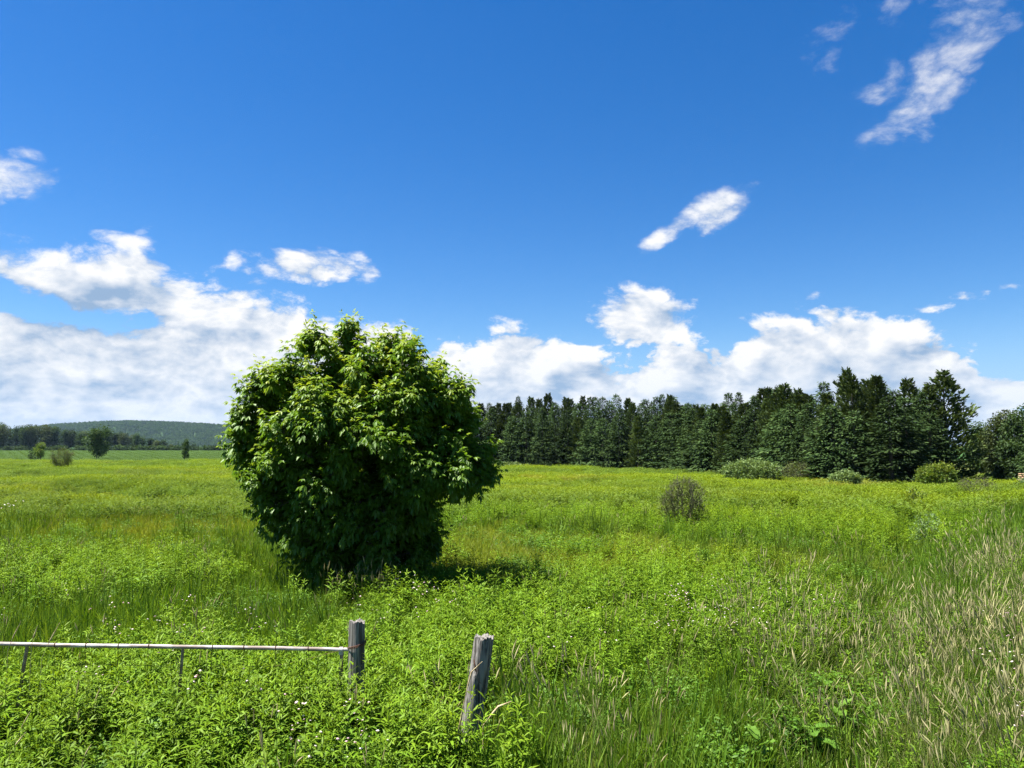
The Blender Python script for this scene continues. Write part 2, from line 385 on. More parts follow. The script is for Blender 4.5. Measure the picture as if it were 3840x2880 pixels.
def p_gold(seed, h=0.72, stems=4, nl=23, rad=0.15, big=1.42):
    R = np.random.RandomState(seed); g = Geo()
    for k in range(stems):
        a = R.uniform(0, 2 * PI); r = rad * math.sqrt(R.uniform(0, 1)); b = np.array([r * math.cos(a), r * math.sin(a), 0.0])
        hh = h * R.uniform(0.6, 1.2); ln = np.array([R.uniform(-.14, .14), R.uniform(-.14, .14), 1.0]); ln /= np.linalg.norm(ln)
        tube(g, [b, b + ln * hh * .5, b + ln * hh], [0.004, 0.003, 0.0015], 3, R.uniform(.3, .6))
        t = np.sort(R.uniform(0.22, 1.0, nl)) ** 0.8; az = np.arange(nl) * 2.4 + R.uniform(0, 6)
        up = 0.35 + 0.75 * t ** 3 + R.uniform(-.15, .15, nl)
        D = nrm(np.stack([np.cos(az), np.sin(az), up], 1)); P = b + ln * (t * hh)[:, None]
        L = (0.115 - 0.065 * np.clip((t - .55) / .45, 0, 1)) * R.uniform(.8, 1.25, nl) * big
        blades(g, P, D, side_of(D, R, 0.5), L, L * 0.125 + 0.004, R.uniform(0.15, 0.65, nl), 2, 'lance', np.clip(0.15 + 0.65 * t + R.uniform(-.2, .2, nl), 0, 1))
    return g
def p_grass(seed, n=46, h=0.55, w=0.009, rad=0.12, droop=(0.1, 0.7), segs=3, spread=0.35, var=(0, .85)):
    R = np.random.RandomState(seed); g = Geo()
    a = R.uniform(0, 2 * PI, n); r = rad * np.sqrt(R.uniform(0, 1, n)); P = np.stack([r * np.cos(a), r * np.sin(a), 0 * r], 1)
    a2 = R.uniform(0, 2 * PI, n); s = np.abs(R.normal(0, spread, n)); D = nrm(np.stack([s * np.cos(a2), s * np.sin(a2), np.ones(n)], 1))
    blades(g, P, D, side_of(D, R, 1.5), h * R.uniform(.55, 1.25, n), w * R.uniform(.6, 1.4, n), R.uniform(*droop, n), segs, 'grass', R.uniform(*var, n))
    return g
def p_seed(seed, stems=4, h=0.95, blades_n=34):
    R = np.random.RandomState(seed); g = p_grass(seed + 50, blades_n, h * 0.62, 0.008, 0.13, (0.1, 0.5), 3, 0.25, (0, .75))
    for k in range(stems):
        a = R.uniform(0, 2 * PI); r = 0.12 * math.sqrt(R.uniform()); b = np.array([r * math.cos(a), r * math.sin(a), 0])
        a2 = R.uniform(0, 2 * PI); bend = R.uniform(.03, .28); hh = h * R.uniform(.75, 1.15)
        dv = np.array([math.cos(a2), math.sin(a2), 0]); pts = [b + dv * bend * hh * q * q + np.array([0, 0, hh * q * (1 - .18 * bend * q)]) for q in (0, .35, .7, .87, 0.94, 1.0)]
        tube(g, pts[:4], [0.0028, 0.0023, 0.0016, 0.0013], 3, R.uniform(.4, .75))
        hd = R.uniform(0.006, 0.0095); tube(g, pts[3:], [0.002, hd, 0.002], 4, R.uniform(.8, 1.0))
    return g
def p_vetch(seed, n=170, h=0.38):
    R = np.random.RandomState(seed); g = Geo()
    a = R.uniform(0, 2 * PI, n); r = 0.24 * np.sqrt(R.uniform(0, 1, n)); z = h * np.sqrt(R.uniform(0.1, 1, n)) * (1 - 0.5 * (r / .24) ** 2)
    P = np.stack([r * np.cos(a), r * np.sin(a), z], 1); a2 = R.uniform(0, 2 * PI, n); D = nrm(np.stack([np.cos(a2), np.sin(a2), R.uniform(-.2, .8, n)], 1))
    leaves(g, P, D, side_of(D, R, .9), R.uniform(.03, .055, n), R.uniform(.014, .024, n), .25, np.clip(z / h + R.uniform(-.35, .2, n), 0, 1))
    return g
def p_flower(seed, n=5, h=0.62, rad=0.17, size=0.012):
    R = np.random.RandomState(seed); g = Geo()
    for k in range(n):
        a = R.uniform(0, 2 * PI); r = rad * math.sqrt(R.uniform()); c = np.array([r * math.cos(a), r * math.sin(a), h * R.uniform(.8, 1.1)]); s = size * R.uniform(.7, 1.3)
        th = np.arange(7) * 2 * PI / 7; tl = R.uniform(-.5, .5, 2)
        ring = np.stack([s * np.cos(th), s * np.sin(th), s * .15 + s * (tl[0] * np.cos(th) + tl[1] * np.sin(th))], 1)
        g.add(np.vstack([c + ring, c + [0, 0, s * .55], c - [0, 0, s * .6]]), [(j, (j + 1) % 7, 7) for j in range(7)] + [((j + 1) % 7, j, 8) for j in range(7)], None, R.uniform(0, 1), 1.0)
    return g
def p_patch(seed, kind):
    """a square metre or so of meadow for the middle distance"""
    R = np.random.RandomState(seed); g = Geo(); n = 230
    a = R.uniform(0, 2 * PI, n); r = 0.62 * np.sqrt(R.uniform(0, 1, n)); P = np.stack([r * np.cos(a), r * np.sin(a), 0 * r], 1)
    a2 = R.uniform(0, 2 * PI, n)
    if kind == 'grass':
        s = np.abs(R.normal(0, .6, n)); D = nrm(np.stack([s * np.cos(a2), s * np.sin(a2), np.ones(n)], 1))
        blades(g, P, D, side_of(D, R, 1.5), R.uniform(.30, .70, n), R.uniform(.012, .028, n), R.uniform(.3, 1.0, n), 2, 'grass', R.uniform(0, 1, n))
    else:
        hh = 0.40 + 0.30 * np.sqrt(np.clip(1 - (r / .66) ** 2, 0, 1)); P[:, 2] = hh * R.uniform(.35, 1, n) ** .6
        D = nrm(np.stack([np.cos(a2), np.sin(a2), R.uniform(.1, 1.3, n)], 1))
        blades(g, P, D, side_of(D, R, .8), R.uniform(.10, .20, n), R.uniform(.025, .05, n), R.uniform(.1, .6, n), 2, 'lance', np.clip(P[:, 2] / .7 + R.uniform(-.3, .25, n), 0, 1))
    return g
def p_crop(seed):
    R = np.random.RandomState(seed); g = Geo(); n = 150
    P = np.stack([R.uniform(-1.6, 1.6, n), R.uniform(-.30, .30, n), R.uniform(.2, .62, n)], 1); a2 = R.uniform(0, 2 * PI, n)
    D = nrm(np.stack([np.cos(a2), np.sin(a2), R.uniform(0, .8, n)], 1)); leaves(g, P, D, side_of(D, R, .8), R.uniform(.16, .30, n), R.uniform(.09, .16, n), .3, R.uniform(0, 1, n))
    return g

def protos(name, meshes):
    c = bpy.data.collections.new('prototypes_' + name)
    for i, me in enumerate(meshes): c.objects.link(bpy.data.objects.new('%s_%02d' % (name, i), me))
    return c
def scatter(name, coll, P, rot, scl, tint, yel, label, cat):
    n = len(P); me = bpy.data.meshes.new(name); me.vertices.add(n); me.vertices.foreach_set('co', P.astype(np.float32).ravel())
    k = len(coll.objects); R = np.random.RandomState(n)
    for nm, ty, ar in (('rot', 'FLOAT_VECTOR', rot), ('scl', 'FLOAT_VECTOR', scl), ('tint', 'FLOAT', tint), ('yel', 'FLOAT', yel)):
        a = me.attributes.new(nm, ty, 'POINT'); a.data.foreach_set('vector' if ty == 'FLOAT_VECTOR' else 'value', np.asarray(ar, np.float32).ravel())
    a = me.attributes.new('idx', 'INT', 'POINT'); a.data.foreach_set('value', R.randint(0, k, n).astype(np.int32))
    o = bpy.data.objects.new(name, me); link(o); tag(o, label, cat, None, 'stuff')
    g = bpy.data.node_groups.new('scatter_' + name, 'GeometryNodeTree')
    g.interface.new_socket('Geometry', in_out='INPUT', socket_type='NodeSocketGeometry'); g.interface.new_socket('Geometry', in_out='OUTPUT', socket_type='NodeSocketGeometry')
    t = Tree(g); gi = t.n('NodeGroupInput'); go = t.n('NodeGroupOutput'); ip = t.n('GeometryNodeInstanceOnPoints'); ci = t.n('GeometryNodeCollectionInfo')
    ci.inputs['Collection'].default_value = coll; ci.inputs['Separate Children'].default_value = True; ci.inputs['Reset Children'].default_value = True
    def na(nm, ty):
        q = t.n('GeometryNodeInputNamedAttribute', data_type=ty); q.inputs['Name'].default_value = nm; return q.outputs[0]
    t.put(ip.inputs['Points'], gi.outputs[0]); t.put(ip.inputs['Instance'], ci.outputs[0]); ip.inputs['Pick Instance'].default_value = True
    t.put(ip.inputs['Instance Index'], na('idx', 'INT')); t.put(ip.inputs['Rotation'], na('rot', 'FLOAT_VECTOR')); t.put(ip.inputs['Scale'], na('scl', 'FLOAT_VECTOR'))
    t.put(go.inputs[0], ip.outputs[0])
    o.modifiers.new('scatter', 'NODES').node_group = g
    return o
def zone(px, py, cx, cy, rx, ry): return np.exp(-(((px - cx) / rx) ** 2 + ((py - cy) / ry) ** 2) ** 2)
def field_points(R, d0, d1, rho, wide=0.74, extra=2.5):
    area = wide * (d1 * d1 - d0 * d0) + 2 * extra * (d1 - d0); n = int(area * rho)
    y = np.sqrt(R.uniform(d0 * d0, d1 * d1, n)); x = R.uniform(-1, 1, n) * (wide * y + extra)
    return x, y, H(x, y)
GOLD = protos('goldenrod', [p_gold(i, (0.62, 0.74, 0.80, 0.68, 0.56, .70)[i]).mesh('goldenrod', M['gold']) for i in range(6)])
GRAS = protos('grass', [p_grass(20 + i, 46, (0.5, .56, .62, .46, .7)[i], (0.010, .009, .012, .008, .013)[i]).mesh('grass', M['grass']) for i in range(5)])
FINE = protos('fine', [p_grass(40 + i, 64, .62, .007, .15, (.35, 1.1), 3, .58, (0, 1)).mesh('fine_grass', M['fine']) for i in range(4)])
SEED = protos('seed', [p_seed(60 + i).mesh('seed_grass', M['seed']) for i in range(5)])
VETC = protos('vetch', [p_vetch(80 + i).mesh('vetch', M['vetch']) for i in range(4)])
FLOW = protos('flower', [p_flower(90 + i).mesh('flower', M['petal']) for i in range(4)])
FLOB = protos('flowerwhite', [p_flower(95 + i, 4, .66, .3, .030).mesh('flower_white', M['petalw']) for i in range(3)])
PATG = protos('patchgrass', [p_patch(100 + i, 'grass').mesh('patch_grass', M['patchg']) for i in range(4)])
PATL = protos('patchleaf', [p_patch(110 + i, 'leaf').mesh('patch_leaf', M['patchl']) for i in range(4)])
CROP = protos('crop', [p_crop(120 + i).mesh('crop_row', M['crop']) for i in range(3)])

def clear_of_posts(x, y): return (np.hypot(x + 1.58, y - 8.0) > 0.16) & (np.hypot(x + 0.40, y - 7.4) > 0.16)
def in_frame(x, y, z, h=0.6):
    """keep what the frame or a step to its side could show"""
    px, py = project(x, y, z + h); return (py < 3700) & (np.abs(px - 1920) < np.where(y < 16, 4200, 2600))
ACC = {}
def emit(key, x, y, z, R, s0, s1, tint, yel, lean=0.12, zs=None):
    n = len(x); s = R.uniform(s0, s1, n); sz = s * (1 if zs is None else zs)
    ACC.setdefault(key, []).append((np.stack([x, y, z], 1), np.stack([R.normal(0, lean, n), R.normal(0, lean, n), R.uniform(0, 2 * PI, n)], 1), np.stack([s, s, sz], 1), np.broadcast_to(tint, (n,)), np.broadcast_to(yel, (n,))))
def meadow():
    R = np.random.RandomState(7)
    for d0, d1, rho, big in ((3.2, 12, 74, 1.0), (12, 20, 46, 1.08), (20, 34, 26, 1.25)):
        x, y, z = field_points(R, d0, d1, rho, 1.15 if d1 < 15 else .85, 3.5); k = in_frame(x, y, z) & clear_of_posts(x, y); x, y, z = x[k], y[k], z[k]
        px, py = project(x, y, z + 0.45)
        wob = (fbm(x * .5, y * .5, 3) - .5); n2 = fbm(x * .16 + 9, y * .16, 21); n3 = fbm(x * 1.1, y * 1.1, 33)
        jx = px + wob * 700; jy = py + wob * 260
        gold = np.maximum.reduce([zone(jx, jy, 650, 2700, 900, 270), zone(jx, jy, 2250, 2320, 830, 190), zone(jx, jy, 1480, 2560, 380, 260) * .9, zone(jx, jy, 300, 2130, 500, 70) * .5, zone(jx, jy, 2150, 1910, 500, 45) * .8, zone(jx, jy, 3100, 1960, 500, 60) * .7])
        seed = np.maximum.reduce([zone(jx, jy, 3600, 2620, 560, 330) * 1.1, zone(jx, jy, 3800, 2250, 220, 200) * .4, zone(jx, jy, 3050, 2380, 330, 120) * .45, zone(jx, jy, 2150, 2760, 400, 160) * .15])
        vet = np.maximum.reduce([zone(jx, jy, 1150, 2790, 330, 130), zone(jx, jy, 2750, 2330, 330, 110) * .5, (n3 > .66) * .6])
        smooth_grass = zone(jx, jy, 2050, 2060, 620, 75)
        yel = np.clip(zone(jx, jy, 2050, 2060, 700, 100) * .55 + zone(jx, jy, 400, 1950, 700, 160) * .5 + zone(jx, jy, 3050, 2100, 420, 160) * .45 + (n2 - .5) * 1.3 + sstep(14, 30, y) * .25, 0, .9)
        tint = np.clip(R.uniform(-.25, .12, len(x)) + seed * .04 + (n3 - .6) * .45 + zone(jx, jy, 3150, 2180, 350, 70) * .2, 0, .6)
        u = R.uniform(0, 1, len(x)); tot = gold * 1.3 + seed * .8 + vet * .5 + .40
        cg, cs, cv = gold * 1.3 / tot, seed * .8 / tot, vet * .5 / tot
        dd = np.abs((x - ditch_x(y)) / 1.14); thin = (dd < 0.55) & (y < 30) & (R.uniform(0, 1, len(x)) < .55)
        kg = (u < cg * .62) & ~thin; ks = (u >= cg) & (u < cg + cs) & ~thin; kv = (u >= cg + cs) & (u < cg + cs + cv); kk = (u >= cg + cs + cv) | ((u >= cg * .72) & (u < cg))
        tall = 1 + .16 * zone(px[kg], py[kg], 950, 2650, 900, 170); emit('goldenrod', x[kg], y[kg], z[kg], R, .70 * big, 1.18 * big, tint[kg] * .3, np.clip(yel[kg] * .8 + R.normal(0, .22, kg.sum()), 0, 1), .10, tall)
        emit('seed_grass', x[ks], y[ks], z[ks], R, .55 * big, 1.15 * big, tint[ks], yel[ks] * .6, .22)
        emit('vetch', x[kv], y[kv], z[kv], R, .8 * big, 1.4 * big, 0, yel[kv] * .5, .1)
        fk = kk & (R.uniform(0, 1, len(x)) < np.clip(.25 + smooth_grass + yel * .7 - .35 * zone(px, py, 600, 2320, 800, 160), 0, 1)); gk = kk & ~fk
        emit('fine_grass', x[fk], y[fk], z[fk], R, .7 * big, 1.15 * big, tint[fk], yel[fk], .14)
        emit('meadow_grass', x[gk], y[gk], z[gk], R, .7 * big, 1.25 * big, tint[gk] * .6, yel[gk] * .6, .14)
        kv2 = (seed > .25) & (R.uniform(0, 1, len(x)) < .05); emit('vetch', x[kv2], y[kv2], z[kv2], R, .9 * big, 1.6 * big, 0, yel[kv2] * .5, .1)
        kg2 = (seed > .25) & (R.uniform(0, 1, len(x)) < .06); emit('goldenrod', x[kg2], y[kg2], z[kg2], R, .7 * big, 1.1 * big, 0, yel[kg2], .1)
        # a few seed stalks everywhere, flowers where the photograph shows them
        st = R.uniform(0, 1, len(x)) < .012 + .22 * zone(px, py, 1330, 2215, 230, 40); emit('seed_grass', x[st], y[st], z[st], R, .7, 1.0, .3, 0, .15)
        fl = np.maximum.reduce([zone(px, py, 1550, 2280, 260, 110), zone(px, py, 2780, 2330, 320, 110), zone(px, py, 1180, 2790, 300, 110) * .8, zone(px, py, 3780, 2550, 120, 200) * .8, zone(px, py, 420, 2480, 500, 170) * .35, zone(px, py, 2200, 2350, 500, 120) * .3])
        kf = R.uniform(0, 1, len(x)) < fl * .10 * (fbm(x * 1.6, y * 1.6, 71) > .45); emit('wildflower', x[kf], y[kf], z[kf] + .05, R, .8, 1.25, 0, 0, .1)
        kw = R.uniform(0, 1, len(x)) < (zone(px, py, 60, 1885, 250, 40) + zone(px, py, 620, 1860, 320, 35)) * .03; emit('white_umbel', x[kw], y[kw], z[kw] + .1, R, .9, 1.3, 0, 0, .1)
    for cx, cy, n in ((-1.62, 7.55, 26), (-.55, 6.85, 22), (-2.6, 7.5, 20), (-3.8, 7.5, 16)):      # taller plants crowding the posts and the gate
        x = R.normal(cx, .28, n); y = R.normal(cy, .16, n); emit('goldenrod', x, y, H(x, y), R, .9, 1.15, 0, R.uniform(0, .4, n), .08, 1.22)
    x = np.array([(q - 1920) / FPX * 25 for q in R.normal(2190, 60, 26)]); y = R.normal(25, .9, 26); emit('meadow_grass', x, y, H(x, y), R, 1.5, 2.0, .05, .1, .1)
    for d0, d1, rho, big in ((30, 60, 7.0, 1.0), (60, 110, 3.2, 1.4), (110, 178, 1.3, 2.1)):
        x, y, z = field_points(R, d0, d1, rho, .72, 3); k = in_frame(x, y, z)
        # nothing under the conifer stand
        px, py = project(x, y, z)
        k &= ~((px > 1700) & (py < np.interp(px, [1650, 2000, 2500, 2900, 3300, 3700], [1748, 1754, 1768, 1795, 1822, 1810]) - 2))
        x, y, z, px, py = x[k], y[k], z[k], px[k], py[k]
        wob = (fbm(x * .12, y * .12, 13) - .5); n2 = fbm(x * .06 + 9, y * .10, 23); jy = py + wob * 60; jx = px + wob * 500
        leaf = np.clip(np.maximum.reduce([zone(jx, jy, 460, 1850, 330, 24) * 1.2, zone(jx, jy, 2150, 1890, 520, 36), zone(jx, jy, 2350, 1822, 500, 13) * 1.1, zone(jx, jy, 3000, 1840, 600, 26), zone(jx, jy, 3300, 1890, 420, 30), zone(jx, jy, 1100, 1790, 450, 16) * .8, (n2 > .6) * .5]), 0, 1)
        tan = np.maximum.reduce([zone(jx, jy, 2020, 1832, 330, 7), zone(jx, jy, 3200, 1852, 260, 10), zone(jx, jy, 60, 1875, 220, 26) * .5, zone(jx, jy, 2700, 1990, 260, 18) * .6, zone(jx, jy, 2300, 1758, 520, 5) * .8, zone(jx, jy, 560, 1800, 400, 14) * .35])
        blu = np.maximum.reduce([zone(jx, jy, 2250, 1790, 700, 11), zone(jx, jy, 350, 1752, 700, 14), zone(jx, jy, 2800, 1905, 420, 22) * .6])
        yel = np.clip(.22 + (n2 - .5) * 2.0 - blu * .9 + leaf * .75 + R.normal(0, .05, len(x)), 0, 1); tint = np.clip(R.uniform(-.22, .14, len(x)) + tan * .85 + np.clip(fbm(x * .05 + 40, y * .11, 77) - .58, 0, 1) * 1.6, 0, .85)
        clump = sstep(.40, .58, fbm(x * .22 + 5, y * .30, 91)); kl = R.uniform(0, 1, len(x)) < .04 + (leaf * .95 + .12) * clump; kn = ~kl
        emit('leafy_patch', x[kl], y[kl], z[kl], R, .8 * big, 1.3 * big, tint[kl] * .3, yel[kl], .06, 1.25 / big * (1 + .35 * zone(px[kl], py[kl], 460, 1855, 330, 30)))
        emit('grass_patch', x[kn], y[kn], z[kn], R, .8 * big, 1.3 * big, tint[kn], yel[kn], .08, .60 / big)
    # rows of a low green crop far behind
    rows = []
    yy = 182.0
    while yy < 585:
        sp = 3.1 * (1 + (yy - 182) / 260); st = 1.5 * (1 + (yy - 182) / 150); xx = np.arange(-.72 * yy, -.02 * yy, sp) + R.uniform(-.4, .4); rows.append(np.stack([xx, np.full(len(xx), yy) + R.uniform(-.1, .1, len(xx))], 1)); yy += st
    q = np.concatenate(rows); s = 1 + (q[:, 1] - 182) / 260
    emit('crop', q[:, 0], q[:, 1], H(q[:, 0], q[:, 1]), R, 1, 1.05, 0, 0, .02); a = list(ACC['crop'][-1]); a[1][:, 2] = R.normal(0, .04, len(q)); a[2][:, 0] *= s; a[2][:, 1] *= s; ACC['crop'][-1] = tuple(a)
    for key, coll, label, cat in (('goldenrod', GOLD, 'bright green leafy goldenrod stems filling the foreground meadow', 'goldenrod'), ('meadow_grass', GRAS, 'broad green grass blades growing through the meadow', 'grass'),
                                  ('fine_grass', FINE, 'fine yellow green grass of the open meadow', 'grass'), ('seed_grass', SEED, 'tall buff seed grass along the ditch and bank', 'seed grass'),
                                  ('vetch', VETC, 'low dark green vetch between the grasses', 'vetch'), ('wildflower', FLOW, 'tiny pale pink wildflowers dotted over the meadow', 'flowers'),
                                  ('white_umbel', FLOB, 'small white flower heads in the meadow at the left', 'flowers'), ('leafy_patch', PATL, 'yellow green leafy growth in the middle of the field', 'weeds'),
                                  ('grass_patch', PATG, 'meadow grass of the middle distance', 'grass'), ('crop', CROP, 'even dark green crop field before the far wood', 'crop')):
        c = [np.concatenate(q) for q in zip(*ACC[key])]
        print('scatter', key, len(c[0])); scatter(key, coll, *c, label, cat)
meadow()

# ------------------------------------------------------------------ trees and shrubs
M['bark'] = plain_mat('grey_brown_bark', (0.055, 0.045, 0.035), (0.16, 0.14, 0.115), 30, .9, 0, .5, (1, 1, .25))
M['darkbark'] = plain_mat('dark_bark', (0.030, 0.024, 0.019), (0.085, 0.068, 0.052), 6, .9, 0, .5, (1, 1, .25))
M['twig'] = plain_mat('grey_twig', (0.070, 0.058, 0.044), (0.150, 0.130, 0.105), 8, .9, 0, 0)
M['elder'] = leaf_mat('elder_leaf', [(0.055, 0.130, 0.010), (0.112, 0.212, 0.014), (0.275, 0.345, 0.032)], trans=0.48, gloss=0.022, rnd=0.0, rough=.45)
M['spruce'] = leaf_mat('spruce_needle', [(0.018, 0.037, 0.012), (0.036, 0.066, 0.020), (0.074, 0.112, 0.034)], trans=0.12, gloss=0.004, rnd=.38)
M['pine'] = leaf_mat('pine_needle', [(0.024, 0.042, 0.014), (0.046, 0.072, 0.020), (0.085, 0.115, 0.032)], trans=0.15, gloss=0.004, rnd=.30)
M['broad'] = leaf_mat('broad_leaf', [(0.020, 0.042, 0.014), (0.035, 0.068, 0.018), (0.060, 0.100, 0.024)], trans=0.25, gloss=0.01, rnd=.35)
M['olive'] = leaf_mat('olive_leaf', [(0.030, 0.048, 0.016), (0.052, 0.074, 0.022), (0.085, 0.105, 0.030)], trans=0.22, gloss=0.01, rnd=.3)
M['hillleaf'] = leaf_mat('hill_leaf', [(0.024, 0.056, 0.014), (0.044, 0.088, 0.020), (0.075, 0.125, 0.028)], trans=0.25, gloss=0.004, rnd=.3)
M['willow'] = leaf_mat('willow_leaf', [(0.065, 0.115, 0.028), (0.110, 0.175, 0.042), (0.175, 0.240, 0.080)], trans=0.25, gloss=0.02, rnd=.1)
M['bright'] = leaf_mat('bright_leaf', [(0.050, 0.110, 0.012), (0.095, 0.165, 0.018), (0.20, 0.23, 0.03)], trans=0.35, gloss=0.015, rnd=.1)
M['brown'] = leaf_mat('brownish_leaf', [(0.048, 0.066, 0.018), (0.082, 0.106, 0.028), (0.125, 0.150, 0.042)], trans=0.2, gloss=0.01, rnd=.1)
M['silver'] = leaf_mat('silver_leaf', [(0.060, 0.120, 0.030), (0.11, 0.18, 0.05), (0.16, 0.23, 0.10)], trans=0.25, gloss=0.01, rnd=.1)

def grow(R, A, roots, step=0.16, kill=0.24, infl=3.0, iters=110):
    """space colonisation: returns node positions, parents and the root each node belongs to"""
    N = [np.array(p) for p, d in roots]; par = [-1] * len(N); own = list(range(len(N)))
    for i, (p, d) in enumerate(roots):
        cur = i
        for k in range(4):
            N.append(N[cur] + np.array(d) * step + R.normal(0, .012, 3)); par.append(cur); own.append(i); cur = len(N) - 1
    A = A.copy(); P = np.array(N); D = np.linalg.norm(A[:, None] - P[None], axis=2); near = D.argmin(1); dist = D.min(1); seen = set()
    for it in range(iters):
        act = dist < infl
        if not act.any(): infl *= 1.5; continue
        new = []
        for nd in np.unique(near[act]):
            v = nrm(A[act & (near == nd)] - N[nd]).mean(0) + R.normal(0, .10, 3) + [0, 0, .04]
            q = N[nd] + step * v / max(np.linalg.norm(v), 1e-6); key = (nd, tuple(np.round(q, 1)))
            if key in seen: continue
            seen.add(key); new.append((q, nd))
        if not new: break
        b = len(N)
        for q, nd in new: N.append(q); par.append(nd); own.append(own[nd])
        D = np.linalg.norm(A[:, None] - np.array([q for q, _ in new])[None], axis=2); m = D.min(1); up = m < dist
        near[up] = b + D.argmin(1)[up]; dist = np.minimum(dist, m)
        keep = dist > kill; A, near, dist = A[keep], near[keep], dist[keep]
        if not len(A): break
    return np.array(N), np.array(par), np.array(own)
def limbs(N, par, own, nroot, r0, mat, names, parent, sides=(5, 3), power=2.3):
    ch = [[] for _ in N]
    for i, p in enumerate(par):
        if p >= 0: ch[p].append(i)
    rad = np.zeros(len(N))
    for i in range(len(N) - 1, -1, -1): rad[i] = r0 if not ch[i] else sum(rad[c] ** power for c in ch[i]) ** (1 / power)
    gs = [Geo() for _ in range(nroot)]
    for i in range(len(N)):
        if par[i] == -1 or len(ch[par[i]]) > 1:
            c = ([par[i]] if par[i] >= 0 else []) + [i]
            while len(ch[c[-1]]) == 1: c.append(ch[c[-1]][0])
            if len(c) < 2: continue
            rr = rad[c].copy()
            if par[i] >= 0: rr[0] = min(rr[0], rr[1] * 1.25)
            tube(gs[own[i]], N[c], rr, sides[0] if rr.max() > .02 else sides[1], .5)
    for g in gs:
        if g.n: part(names, g.mesh(names, mat, True), parent)
    return rad

